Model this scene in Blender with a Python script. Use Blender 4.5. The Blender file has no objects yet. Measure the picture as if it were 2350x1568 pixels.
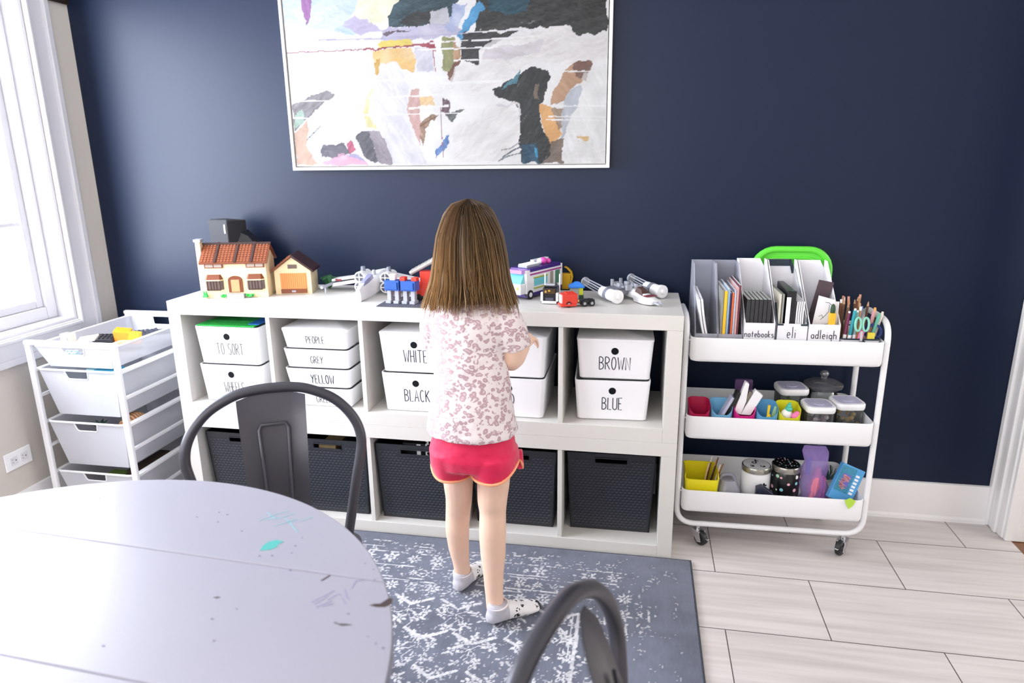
import bpy, bmesh, math, random
import numpy as np
from mathutils import Vector, Matrix, Euler
random.seed(7)
RNG = np.random.default_rng(7)
scene = bpy.context.scene
COL = scene.collection
R = math.radians

# ------------------------------------------------------------------ camera
cd = bpy.data.cameras.new('camera')
cam = bpy.data.objects.new('camera', cd)
COL.objects.link(cam)
cam.location = (1.7027, -2.1981, 1.3773)
cam.rotation_euler = (R(74.926), R(0.648), R(10.462))
cd.sensor_fit = 'HORIZONTAL'
cd.sensor_width = 36.0
cd.lens = 1575.22 / 2350 * 36.0
cd.clip_start = 0.05
cd.dof.use_dof = True
cd.dof.focus_distance = 2.05
cd.dof.aperture_fstop = 3.2
scene.camera = cam

# ------------------------------------------------------------------ view
vs = scene.view_settings
vs.view_transform = 'Standard'
vs.look = 'None'
vs.gamma = 1.0
vs.use_curve_mapping = False
vs.exposure = -0.15

# ------------------------------------------------------------------ world: bright overcast daylight
w = bpy.data.worlds.new('daylight')
scene.world = w
w.use_nodes = True
bg = w.node_tree.nodes['Background']
bg.inputs['Color'].default_value = (0.96, 0.97, 1.0, 1)
bg.inputs['Strength'].default_value = 1.35

# ------------------------------------------------------------------ daylight through the left windows, and added fill lamps
def area(name, loc, rot, sx, sy, power, col=(1, 1, 1)):
    l = bpy.data.lights.new(name, 'AREA')
    l.shape = 'RECTANGLE'
    l.size, l.size_y = sx, sy
    l.energy = power
    l.color = col
    o = bpy.data.objects.new(name, l)
    COL.objects.link(o)
    o.location = loc
    o.rotation_euler = rot
    return o
area('window_daylight', (-0.92, -0.36, 1.45), (0, R(-90), 0), 2.05, 2.0, 295, (0.84, 0.90, 1.0))
area('rear_window_daylight', (-1.15, -2.70, 1.35), (0, R(-90), 0), 1.9, 2.2, 112, (0.97, 0.98, 1.0))
area('rear_fill', (0.0, -4.12, 1.75), (R(90), 0, 0), 2.9, 1.5, 68, (1.0, 0.99, 0.98))  # added fill behind the camera, no door there; reflection kept behind the painting
area('hall_fill', (4.3, -0.25, 1.35), (0, R(90), 0), 1.8, 1.1, 30, (1.0, 0.98, 0.96))  # added fill lamp in the hall, brightens the right side and left wall

# ================================================================== helpers
def lin(h):
    h = h.lstrip('#')
    o = []
    for i in (0, 2, 4):
        c = int(h[i:i + 2], 16) / 255
        o.append(c / 12.92 if c <= 0.04045 else ((c + 0.055) / 1.055) ** 2.4)
    return (*o, 1.0)

_M = {}
def mat(name, hexc, rough=0.5, metal=0.0, spec=0.5, alpha=1.0, var=0.0, vscale=20.0, bump=0.0, bscale=200.0, coat=0.0, trans=0.0, sheen=0.0):
    if name in _M: return _M[name]
    m = bpy.data.materials.new(name)
    m.use_nodes = True
    nt = m.node_tree
    p = nt.nodes['Principled BSDF']
    c = lin(hexc)
    p.inputs['Base Color'].default_value = c
    p.inputs['Roughness'].default_value = rough
    p.inputs['Metallic'].default_value = metal
    p.inputs['Specular IOR Level'].default_value = spec
    p.inputs['Coat Weight'].default_value = coat
    p.inputs['Transmission Weight'].default_value = trans
    p.inputs['Sheen Weight'].default_value = sheen
    p.inputs['Alpha'].default_value = alpha
    m.diffuse_color = c
    if var or bump:
        tc = nt.nodes.new('ShaderNodeTexCoord')
    if var:
        n = nt.nodes.new('ShaderNodeTexNoise')
        n.inputs['Scale'].default_value = vscale
        n.inputs['Detail'].default_value = 4
        nt.links.new(tc.outputs['Object'], n.inputs['Vector'])
        mx = nt.nodes.new('ShaderNodeMix'); mx.data_type = 'RGBA'
        mx.inputs[6].default_value = tuple(max(0, x * (1 - var)) for x in c[:3]) + (1,)
        mx.inputs[7].default_value = tuple(min(1, x * (1 + var)) for x in c[:3]) + (1,)
        nt.links.new(n.outputs['Fac'], mx.inputs[0])
        nt.links.new(mx.outputs[2], p.inputs['Base Color'])
    if bump:
        n2 = nt.nodes.new('ShaderNodeTexNoise')
        n2.inputs['Scale'].default_value = bscale
        nt.links.new(tc.outputs['Object'], n2.inputs['Vector'])
        b = nt.nodes.new('ShaderNodeBump')
        b.inputs['Strength'].default_value = bump
        b.inputs['Distance'].default_value = 0.002
        nt.links.new(n2.outputs['Fac'], b.inputs['Height'])
        nt.links.new(b.outputs['Normal'], p.inputs['Normal'])
    _M[name] = m
    return m

def attr_mat(name, rough, spec=0.4, sheen=0.0, bump=0.0, bscale=300.0, layer='Col'):
    m = mat(name, '#808080', rough, spec=spec, sheen=sheen, bump=bump, bscale=bscale)
    a = m.node_tree.nodes.new('ShaderNodeAttribute')
    a.attribute_name = layer
    m.node_tree.links.new(a.outputs['Color'], m.node_tree.nodes['Principled BSDF'].inputs['Base Color'])
    return m

class MB:
    def __init__(s):
        s.v = []; s.f = []; s.mi = []; s.cur = 0; s.T = Matrix.Identity(4)
    def at(s, loc=(0, 0, 0), rot=(0, 0, 0)):
        s.T = Matrix.Translation(loc) @ Euler(rot).to_matrix().to_4x4(); return s
    def m(s, i): s.cur = i; return s
    def add(s, vs_, fs):
        b = len(s.v)
        s.v += [tuple(s.T @ Vector(p)) for p in vs_]
        s.f += [tuple(b + i for i in f) for f in fs]
        s.mi += [s.cur] * len(fs)
        return s
    def hexa(s, p):
        return s.add(p, [(0, 3, 2, 1), (4, 5, 6, 7), (0, 1, 5, 4), (1, 2, 6, 5), (2, 3, 7, 6), (3, 0, 4, 7)])
    def box(s, x0, x1, y0, y1, z0, z1):
        return s.hexa([(x0, y0, z0), (x1, y0, z0), (x1, y1, z0), (x0, y1, z0), (x0, y0, z1), (x1, y0, z1), (x1, y1, z1), (x0, y1, z1)])
    def prism(s, pts, d):
        n = len(pts); d = Vector(d)
        a = [Vector(p) for p in pts]
        nrm = Vector((0, 0, 0))
        for i in range(n): nrm += a[i].cross(a[(i + 1) % n])
        if nrm.dot(d) > 0: a = a[::-1]
        vs_ = a + [p + d for p in a]
        fs = [tuple(range(n)), tuple(range(2 * n - 1, n - 1, -1))]
        for i in range(n): j = (i + 1) % n; fs.append((i, i + n, j + n, j))
        return s.add(vs_, fs)
    def loft(s, rings, cap0=True, cap1=True, closed=True):
        n = len(rings[0]); vs_ = [p for r in rings for p in r]; fs = []
        for k in range(len(rings) - 1):
            for i in range(n if closed else n - 1):
                j = (i + 1) % n
                fs.append((k * n + i, k * n + j, (k + 1) * n + j, (k + 1) * n + i))
        if cap0: fs.append(tuple(range(n - 1, -1, -1)))
        if cap1: fs.append(tuple(range((len(rings) - 1) * n, len(rings) * n)))
        return s.add(vs_, fs)
    def tube(s, path, r, n=10, closed=False, flat=1.0):
        P = [Vector(p) for p in path]; N = len(P)
        rs = r if hasattr(r, '__len__') else [r] * N
        tang = []
        for i in range(N):
            a = P[(i - 1) % N] if (closed or i > 0) else P[i]
            b = P[(i + 1) % N] if (closed or i < N - 1) else P[i]
            t = b - a
            tang.append(t.normalized() if t.length > 1e-9 else Vector((0, 0, 1)))
        up = Vector((0, 0, 1)) if abs(tang[0].z) < 0.9 else Vector((1, 0, 0))
        x = (up - tang[0] * up.dot(tang[0])).normalized()
        rings = []
        for i in range(N):
            x = (x - tang[i] * x.dot(tang[i])).normalized()
            y = tang[i].cross(x)
            rings.append([P[i] + (x * math.cos(2 * math.pi * k / n) + y * math.sin(2 * math.pi * k / n) * flat) * rs[i] for k in range(n)])
        if closed:
            rings.append(rings[0])
            return s.loft(rings, False, False)
        return s.loft(rings)
    def cyl(s, a, b, r, n=16):
        return s.tube([a, b], r, n)
    def lathe(s, prof, o=(0, 0, 0), n=24, ax='z', cap=True):
        rings = []
        for r_, z in prof:
            ring = []
            for k in range(n):
                c, q = r_ * math.cos(2 * math.pi * k / n), r_ * math.sin(2 * math.pi * k / n)
                p = {'z': (c, q, z), 'y': (c, z, -q), 'x': (z, c, q)}[ax]
                ring.append((o[0] + p[0], o[1] + p[1], o[2] + p[2]))
            rings.append(ring)
        return s.loft(rings, cap, cap)
    def ball(s, c, rx, ry=None, rz=None, n=14, m=8):
        ry = rx if ry is None else ry; rz = rx if rz is None else rz
        rings = []
        for i in range(m + 1):
            t = -math.pi / 2 + math.pi * (0.04 + 0.92 * i / m)
            rings.append([(c[0] + rx * math.cos(t) * math.cos(2 * math.pi * k / n), c[1] + ry * math.cos(t) * math.sin(2 * math.pi * k / n), c[2] + rz * math.sin(t)) for k in range(n)])
        return s.loft(rings)

def rrect(x0, x1, y0, y1, z, r=0.01, n=4):
    out = []
    for cx, cy, a0 in ((x1 - r, y1 - r, 0), (x0 + r, y1 - r, 90), (x0 + r, y0 + r, 180), (x1 - r, y0 + r, 270)):
        for k in range(n + 1):
            a = R(a0 + 90 * k / n)
            out.append((cx + r * math.cos(a), cy + r * math.sin(a), z))
    return out

def obj(name, mb, mats, parent=None, bevel=0.0, seg=2, smooth=35, label=None, cat=None, group=None, kind=None, loc=None, rot=None, subsurf=0):
    me = bpy.data.meshes.new(name)
    me.from_pydata(mb.v, [], mb.f)
    if not isinstance(mats, (list, tuple)): mats = [mats]
    for m_ in mats: me.materials.append(m_)
    if len(mats) > 1: me.polygons.foreach_set('material_index', mb.mi)
    me.update()
    o = bpy.data.objects.new(name, me)
    COL.objects.link(o)
    if smooth:
        me.polygons.foreach_set('use_smooth', [True] * len(me.polygons))
        me.set_sharp_from_angle(angle=R(smooth))
    if parent: o.parent = parent
    if loc: o.location = loc
    if rot: o.rotation_euler = rot
    if bevel:
        b = o.modifiers.new('bevel', 'BEVEL'); b.width = bevel; b.segments = seg; b.limit_method = 'ANGLE'; b.angle_limit = R(40)
        b.harden_normals = True
    if subsurf:
        b = o.modifiers.new('sub', 'SUBSURF'); b.levels = subsurf; b.render_levels = subsurf
    tag(o, label, cat, group, kind)
    return o

def tag(o, label=None, cat=None, group=None, kind=None):
    if label: o['label'] = label
    if cat: o['category'] = cat
    if group: o['group'] = group
    if kind: o['kind'] = kind
    return o

def thing(name, label, cat, loc=(0, 0, 0), rz=0.0, group=None, rot=None):
    o = bpy.data.objects.new(name, None)
    o.empty_display_size = 0.05
    COL.objects.link(o)
    o.location = loc
    o.rotation_euler = rot if rot else (0, 0, rz)
    return tag(o, label, cat, group)

def copy_tree(o, parent=None):
    c = o.copy(); COL.objects.link(c)
    if parent: c.parent = parent
    for ch in list(o.children): copy_tree(ch, c)
    return c

def struct(name, mb, m, parent=None, **k):
    return obj(name, mb, m, parent, kind=None if parent else 'structure', **k)

def colored_grid(name, nx, ny, fn, m, parent=None, **k):
    """mesh grid, fn(i,j arrays)->xyz ; colours set afterwards"""
    X, Y, Z, C = fn(nx, ny)
    me = bpy.data.meshes.new(name)
    nv = nx * ny
    me.vertices.add(nv)
    me.vertices.foreach_set('co', np.stack([X.ravel(), Y.ravel(), Z.ravel()], 1).astype(np.float32).ravel())
    i, j = np.meshgrid(np.arange(nx - 1), np.arange(ny - 1))
    a = (j * nx + i).ravel()
    q = np.stack([a, a + 1, a + 1 + nx, a + nx], 1).astype(np.int32)
    me.loops.add(q.size); me.polygons.add(len(q))
    me.loops.foreach_set('vertex_index', q.ravel())
    me.polygons.foreach_set('loop_start', np.arange(0, q.size, 4, dtype=np.int32))
    me.update(calc_edges=True)
    me.validate()
    ca = me.color_attributes.new('Col', 'FLOAT_COLOR', 'POINT')
    cc = np.ones((nv, 4), np.float32); cc[:, :3] = C.reshape(-1, 3)
    ca.data.foreach_set('color', cc.ravel())
    me.materials.append(m)
    o = bpy.data.objects.new(name, me); COL.objects.link(o)
    if parent: o.parent = parent
    tag(o, k.get('label'), k.get('cat'), k.get('group'), k.get('kind'))
    return o

def s2l(a):
    a = np.asarray(a, float)
    return np.where(a <= 0.04045, a / 12.92, ((a + 0.055) / 1.055) ** 2.4)
def hx(h): return s2l([int(h[i:i + 2], 16) / 255 for i in (0, 2, 4)])

def vnoise(x, y, seed=0):
    """value noise on arrays"""
    xi = np.floor(x).astype(np.int64); yi = np.floor(y).astype(np.int64)
    fx = x - xi; fy = y - yi
    fx = fx * fx * (3 - 2 * fx); fy = fy * fy * (3 - 2 * fy)
    def h(a, b):
        n = (a * 374761393 + b * 668265263 + seed * 974711) & 0x7fffffff
        n = ((n ^ (n >> 13)) * 1274126177) & 0x7fffffff
        return ((n ^ (n >> 16)) & 0xffff) / 65535.0
    return (h(xi, yi) * (1 - fx) + h(xi + 1, yi) * fx) * (1 - fy) + (h(xi, yi + 1) * (1 - fx) + h(xi + 1, yi + 1) * fx) * fy

def inpoly(px, py, pts):
    c = np.zeros(px.shape, bool); n = len(pts); j = n - 1
    for i in range(n):
        xi, yi = pts[i]; xj, yj = pts[j]
        if yi != yj:
            c ^= ((yi > py) != (yj > py)) & (px < (xj - xi) * (py - yi) / (yj - yi) + xi)
        j = i
    return c
def linedist(px, py, pts):
    d = np.full(px.shape, 1e9)
    for (x0, y0), (x1, y1) in zip(pts[:-1], pts[1:]):
        dx, dy = x1 - x0, y1 - y0
        t = np.clip(((px - x0) * dx + (py - y0) * dy) / (dx * dx + dy * dy + 1e-9), 0, 1)
        d = np.minimum(d, np.hypot(px - x0 - t * dx, py - y0 - t * dy))
    return d

# ------------------------------------------------------------------ thin hand lettering
def arc(cx, cy, rx, ry, a0, a1, n=10):
    return [(cx + rx * math.cos(R(a0 + (a1 - a0) * k / n)), cy + ry * math.sin(R(a0 + (a1 - a0) * k / n))) for k in range(n + 1)]
GL = {
 'T': (.42, [[(0, 1), (.42, 1)], [(.21, 1), (.21, 0)]]), 'O': (.36, [arc(.18, .5, .17, .5, 90, 450, 18)]),
 'S': (.36, [arc(.19, .76, .16, .24, 30, 240, 9) + arc(.17, .25, .17, .26, 60, -150, 9)]),
 'R': (.36, [[(0, 0), (0, 1)], [(0, 1)] + arc(.12, .76, .2, .24, 85, -85, 8) + [(0, .5)], [(.1, .5), (.36, 0)]]),
 'W': (.5, [[(0, 1), (.13, 0), (.25, .8), (.37, 0), (.5, 1)]]), 'H': (.32, [[(0, 0), (0, 1)], [(.32, 0), (.32, 1)], [(0, .5), (.32, .5)]]),
 'E': (.28, [[(.28, 1), (0, 1), (0, 0), (.28, 0)], [(0, .52), (.22, .52)]]), 'L': (.28, [[(0, 1), (0, 0), (.28, 0)]]),
 'P': (.32, [[(0, 0), (0, 1)], [(0, 1)] + arc(.12, .74, .2, .26, 85, -85, 8) + [(0, .47)]]),
 'G': (.36, [arc(.19, .5, .18, .5, 50, 330, 14) + [(.35, .45), (.2, .45)]]), 'Y': (.36, [[(0, 1), (.18, .5)], [(.36, 1), (.18, .5), (.12, 0)]]),
 'N': (.34, [[(0, 0), (0, 1), (.34, 0), (.34, 1)]]), 'B': (.34, [[(0, 0), (0, 1)], [(0, 1)] + arc(.1, .77, .2, .23, 85, -85, 7) + [(0, .54)] + arc(.1, .27, .24, .27, 85, -85, 7) + [(0, 0)]]),
 'A': (.36, [[(0, 0), (.18, 1), (.36, 0)], [(.06, .35), (.3, .35)]]), 'C': (.36, [arc(.19, .5, .18, .5, 50, 310, 14)]),
 'K': (.34, [[(0, 0), (0, 1)], [(.32, 1), (0, .45)], [(.08, .55), (.34, 0)]]), 'U': (.34, [[(0, 1), (0, .25)] + arc(.17, .22, .17, .22, 180, 360, 8) + [(.34, 1)]]),
 'D': (.36, [[(0, 0), (0, 1)], [(0, 1)] + arc(.1, .5, .25, .5, 85, -85, 10) + [(0, 0)]]), 'I': (.06, [[(.03, 0), (.03, 1)]]),
 'n': (.34, [[(0, .5), (0, 0)], [(0, .3)] + arc(.15, .28, .15, .2, 150, 0, 7) + [(.3, 0)]]), 'o': (.34, [arc(.16, .24, .15, .24, 90, 450, 14)]),
 't': (.28, [[(.12, .8), (.12, 0)], [(0, .5), (.26, .5)]]), 'e': (.34, [[(.02, .25), (.3, .28)] + arc(.16, .25, .14, .25, 10, 310, 12)]),
 'b': (.34, [[(0, .95), (0, 0)], arc(.14, .24, .15, .24, 150, -170, 12)]), 'k': (.32, [[(0, .95), (0, 0)], [(.26, .5), (0, .22), (.28, 0)]]),
 's': (.28, [arc(.14, .36, .11, .12, 40, 250, 7) + arc(.13, .12, .12, .13, 70, -150, 7)]), 'l': (.12, [[(.04, 1), (.05, 0)]]),
 'i': (.12, [[(.04, .5), (.05, 0)], [(.04, .66), (.045, .7)]]), 'a': (.34, [arc(.15, .24, .14, .22, 40, 330, 12), [(.29, .46), (.29, 0)]]),
 'd': (.34, [arc(.14, .24, .14, .22, 40, 330, 12), [(.29, .95), (.29, 0)]]), 'g': (.34, [arc(.14, .24, .14, .22, 40, 330, 12), [(.29, .46), (.28, -.25)] + arc(.14, -.25, .14, .14, 0, -170, 7)]),
 'h': (.34, [[(0, .95), (0, 0)], [(0, .3)] + arc(.15, .28, .15, .2, 150, 0, 7) + [(.3, 0)]]), '5': (.34, [[(.3, 1), (.04, 1), (.02, .55)] + arc(.14, .3, .17, .3, 110, -130, 9)]), ' ': (.25, []),
}
def lettering(mb, text, h, o, xd, ud, nd, wide=1.0, r=0.0009, gap=0.14, align=0.5, d=0.0005):
    """flat marker strokes lying on a surface: xd along the line, ud up, nd out"""
    o, xd, ud, nd = (Vector(a) for a in (o, xd, ud, nd))
    tot = sum(GL[c][0] + gap for c in text) - gap
    x = -tot * align
    for c in text:
        wd, strokes = GL[c]
        for st in strokes:
            P = [o + xd * ((x + px) * h * wide) + ud * (py * h) for px, py in st]
            L, Rr = [], []
            for i, p in enumerate(P):
                t = (P[min(i + 1, len(P) - 1)] - P[max(i - 1, 0)])
                t = t.normalized() if t.length > 1e-9 else xd
                sd = nd.cross(t).normalized() * r
                L.append(p + sd); Rr.append(p - sd)
            rings = [[L[i], L[i] + nd * d, Rr[i] + nd * d, Rr[i]] for i in range(len(P))]
            mb.loft(rings)
        x += wd + gap
    return mb

# ================================================================== materials
WHITE = mat('white_lacquer', '#d4d1cc', 0.42, spec=0.45)
TRIM = mat('white_trim_paint', '#f0eff0', 0.38)
PLASW = mat('white_plastic', '#f6f6f9', 0.36)
METW = mat('white_powder_coat', '#eeeef1', 0.33)
INK = mat('marker_ink', '#121c34', 0.6)
INKT = mat('thin_black_ink', '#1c1a20', 0.6)
HOLE = mat('opening_shade', '#0d1216', 0.8, spec=0.2)  # dark colour painted for the shade inside openings
GUN = mat('gunmetal_steel', '#45444c', 0.36, metal=0.5, spec=0.6)
CHROME = mat('chrome_metal', '#c9c9cc', 0.18, metal=1.0)
BLACKR = mat('black_rubber', '#17181b', 0.45)
BLK = mat('black_plastic', '#1b1b20', 0.35)
GREYD = mat('dark_grey_plastic', '#4a4c58', 0.4)
GREYL = mat('light_grey_plastic', '#a9abb5', 0.38)
GREYM = mat('mid_grey_plastic', '#7d808c', 0.4)

# ================================================================== room
navy = mat('navy_satin_paint', '#131f37', 0.41, spec=0.265, bump=0.05, bscale=260)
greige = mat('greige_wall_paint', '#d3ccc4', 0.6, bump=0.04, bscale=260)
WY = 0.457
b = MB().box(-0.75, 3.2, WY, WY + 0.12, 0, 2.44); struct('wall_back', b, navy)
# left wall with the window opening
oy0, oy1, oz0, oz1 = -1.40, 0.232, 0.739, 2.13
wy0, wy1 = -3.75, -1.68
b = MB().box(-0.75, -0.61, oy1, WY, 0, 2.44).box(-0.75, -0.61, wy1, oy0, 0, 2.44).box(-0.75, -0.61, -4.2, wy0, 0, 2.44)
for a_, c_ in ((oy0, oy1), (wy0, wy1)): b.box(-0.75, -0.61, a_, c_, 0, oz0).box(-0.75, -0.61, a_, c_, oz1, 2.44)
struct('wall_left', b, greige)
b = MB().box(3.06, 3.2, 0.338, WY, 0, 2.44).box(3.06, 3.2, -4.2, -0.62, 0, 2.44).box(3.06, 3.2, -0.62, 0.338, 2.1, 2.44)
struct('wall_right', b, greige)
b = MB().box(-0.75, 4.5, -4.32, -4.2, 0, 2.44); struct('wall_rear', b, greige)
b = MB().box(4.4, 4.5, -4.2, 1.3, 0, 2.44).box(3.2, 4.4, 1.2, 1.3, 0, 2.44); struct('wall_hall', b, greige)
b = MB().box(-0.75, 4.5, -4.32, 1.3, 2.44, 2.5); struct('ceiling', b, mat('ceiling_paint', '#e9e7e4', 0.8))
b = MB().box(-0.61, -0.598, 0.338, WY, 1.989, 2.44); struct('trim_1', b, mat('dark_brown_wood_trim', '#241712', 0.5, var=0.2, vscale=30))

# tiled floor
fm = mat('stone_look_tile', '#c9c2c0', 0.38, spec=0.4)
nt = fm.node_tree; P = nt.nodes['Principled BSDF']
tc = nt.nodes.new('ShaderNodeTexCoord')
mp = nt.nodes.new('ShaderNodeMapping'); mp.inputs['Location'].default_value = (0.104, 0.05, 0)
br = nt.nodes.new('ShaderNodeTexBrick')
br.offset = 0.5; br.offset_frequency = 2
for k_, v_ in (('Scale', 1.0), ('Mortar Size', 0.0016), ('Mortar Smooth', 0.0), ('Bias', 0.0), ('Brick Width', 0.6), ('Row Height', 0.3)): br.inputs[k_].default_value = v_
br.inputs['Color1'].default_value = lin('d9d2d0'); br.inputs['Color2'].default_value = lin('d4cdcb'); br.inputs['Mortar'].default_value = lin('57524f')
mp2 = nt.nodes.new('ShaderNodeMapping'); mp2.inputs['Scale'].default_value = (1.6, 26, 1)
nz = nt.nodes.new('ShaderNodeTexNoise'); nz.inputs['Scale'].default_value = 1.3; nz.inputs['Detail'].default_value = 5
mx = nt.nodes.new('ShaderNodeMix'); mx.data_type = 'RGBA'; mx.blend_type = 'MULTIPLY'; mx.inputs[0].default_value = 1
cr = nt.nodes.new('ShaderNodeValToRGB')
cr.color_ramp.elements[0].color = (0.80, 0.79, 0.79, 1); cr.color_ramp.elements[1].color = (1, 1, 1, 1)
cr.color_ramp.elements[0].position = 0.3; cr.color_ramp.elements[1].position = 0.65
L = nt.links.new
L(tc.outputs['Object'], mp.inputs[0]); L(mp.outputs[0], br.inputs['Vector']); L(tc.outputs['Object'], mp2.inputs[0]); L(mp2.outputs[0], nz.inputs['Vector'])
L(nz.outputs['Fac'], cr.inputs[0]); L(br.outputs['Color'], mx.inputs[6]); L(cr.outputs['Color'], mx.inputs[7]); L(mx.outputs[2], P.inputs['Base Color'])
b = MB().box(-0.75, 3.075, -4.2, WY, -0.08, 0); struct('floor', b, fm)
wm = mat('brown_wood_floor', '#7a5238', 0.4, var=0.35, vscale=14)
b = MB().box(3.075, 4.4, -4.2, 1.2, -0.08, -0.002); struct('floor', b, wm)

# baseboards
def base_profile(mb, a, c, out):
    a, c, out = Vector(a), Vector(c), Vector(out)
    pr = [(0.0, 0), (0.022, 0), (0.020, 0.012), (0.0135, 0.02), (0.0125, 0.135), (0.009, 0.15), (0.0, 0.152)]
    r0 = [a + out * x + Vector((0, 0, z)) for x, z in pr]; r1 = [c + out * x + Vector((0, 0, z)) for x, z in pr]
    mb.loft([r0, r1])
b = MB(); base_profile(b, (-0.61, WY, 0), (3.06, WY, 0), (0, -1, 0)); struct('baseboard_back', b, TRIM, smooth=20)
b = MB(); base_profile(b, (-0.61, -4.2, 0), (-0.61, WY, 0), (1, 0, 0)); struct('baseboard_left', b, TRIM, smooth=20)

# door casing and jamb on the right
b = MB()
for (x0, x1, y0, y1) in ((3.035, 3.06, 0.43, WY), (3.043, 3.06, 0.40, 0.43), (3.038, 3.06, 0.375, 0.40), (3.047, 3.06, 0.338, 0.375)):
    b.box(x0, x1, y0, y1, 0, 2.2)
struct('trim_2', b, TRIM, bevel=0.006, seg=3)
b = MB().box(3.052, 3.24, 0.322, 0.338, 0, 2.1).box(3.052, 3.24, -0.62, -0.604, 0, 2.1); struct('door_1', b, TRIM, bevel=0.003)

# windows
gm = bpy.data.materials.new('window_glass'); gm.use_nodes = True
gn = gm.node_tree; gn.nodes.clear()
go = gn.nodes.new('ShaderNodeOutputMaterial'); g1 = gn.nodes.new('ShaderNodeBsdfTransparent'); g2 = gn.nodes.new('ShaderNodeBsdfGlossy'); g2.inputs['Roughness'].default_value = 0.02
gx = gn.nodes.new('ShaderNodeMixShader'); gf = gn.nodes.new('ShaderNodeLayerWeight'); gf.inputs['Blend'].default_value = 0.12
gn.links.new(gf.outputs['Fresnel'], gx.inputs[0]); gn.links.new(g1.outputs[0], gx.inputs[1]); gn.links.new(g2.outputs[0], gx.inputs[2]); gn.links.new(gx.outputs[0], go.inputs[0])
def frame4(mb, y0, y1, z0, z1, wd, x0, x1):
    mb.box(x0, x1, y0, y0 + wd, z0, z1); mb.box(x0, x1, y1 - wd, y1, z0, z1)
    mb.box(x0, x1, y0 + wd, y1 - wd, z0, z0 + wd); mb.box(x0, x1, y0 + wd, y1 - wd, z1 - wd, z1)
def window(name, y0, y1):
    win = tag(thing(name, None, None, (-0.61, 0, 0)), kind='structure')
    b = MB(); frame4(b, y0 - .1, y1 + .105, .638, oz1 + .1, .104, 0, .014); frame4(b, y0 - .1, y1 + .105, .638, oz1 + .1, .026, 0.0, .026); frame4(b, y0 - .012, y1 + .017, .722, oz1 + .012, .014, .0, .021)
    WT = mat('window_trim_paint', '#d2d1d6', .4)
    obj('casing', b, WT, win, bevel=0.004)
    b = MB(); frame4(b, y0, y1, oz0, oz1, .014, -.13, .0); obj('jamb', b, WT, win, bevel=0.002)
    b = MB(); frame4(b, y0 + .014, y1 - .014, oz0 + .014, oz1 - .014, .05, -.125, -.075); frame4(b, y0 + .064, y1 - .064, oz0 + .064, oz1 - .064, .032, -.118, -.088)
    obj('sash', b, WT, win, bevel=0.004)
    ym = (y0 + y1) / 2
    b = MB().box(-.110, -.098, y0 + .09, y1 - .09, 1.135, 1.15).box(-.110, -.098, ym, ym + .015, oz0 + .09, oz1 - .09); obj('muntin', b, WT, win, bevel=0.002)
    a_, c_, d_, e_ = y0 + .09, y1 - .09, oz0 + .09, oz1 - .09
    obj('pane', MB().add([(-.104, a_, d_), (-.104, c_, d_), (-.104, c_, e_), (-.104, a_, e_)], [(0, 1, 2, 3)]), gm, win, smooth=0)
window('window_1', oy0, oy1)
window('window_2', wy0, wy1)

# wall outlet
o = thing('wall_outlet', 'white two-socket outlet plate low on the greige left wall', 'outlet', (-0.61, -0.164, 0.284))
obj('cover_plate', MB().box(0, .006, -.058, .058, -.035, .035), PLASW, o, bevel=0.003)
for sy in (-.022, .022):
    obj('socket_face', MB().box(.004, .0075, sy - .0165, sy + .0165, -.0165, .0165), mat('outlet_white', '#e6e6ea', .4), o, bevel=0.003)
    b = MB().box(.0072, .0078, sy - .008, sy - .0025, .005, .0065).box(.0072, .0078, sy - .008, sy - .002, -.0065, -.005)
    b.lathe([(.0024, .0072), (.0024, .0079)], (0, sy + .008, 0), 10, 'x'); obj('slot', b, HOLE, o)

# ================================================================== cube shelves
CELL, DV, TH, SW, SH, SD = 0.3372, 0.016, 0.05, 1.85, 0.44, 0.39
sh = thing('cube_shelf', 'lower white five-cube shelf unit on the floor holding dark baskets', 'shelf', (0, 0, 0), 0, 'stacked white cube shelf units')
obj('top_panel', MB().box(0, SW, 0, SD, SH - TH, SH), WHITE, sh, bevel=0.0012)
obj('bottom_panel', MB().box(TH, SW - TH, 0, SD, 0, TH), WHITE, sh, bevel=0.0012)
for x0 in (0, SW - TH): obj('side_panel', MB().box(x0, x0 + TH, 0, SD, 0, SH - TH), WHITE, sh, bevel=0.0012)
for i in range(1, 5):
    x0 = TH + i * CELL + (i - 1) * DV
    obj('divider', MB().box(x0, x0 + DV, 0.002, SD, TH, SH - TH), WHITE, sh, bevel=0.0008)
s2 = copy_tree(sh); s2.location = (0, 0, SH)
s2['label'] = 'upper white five-cube shelf unit holding white lettered boxes with toys on top'
CX = [TH + i * (CELL + DV) for i in range(5)]

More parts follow.
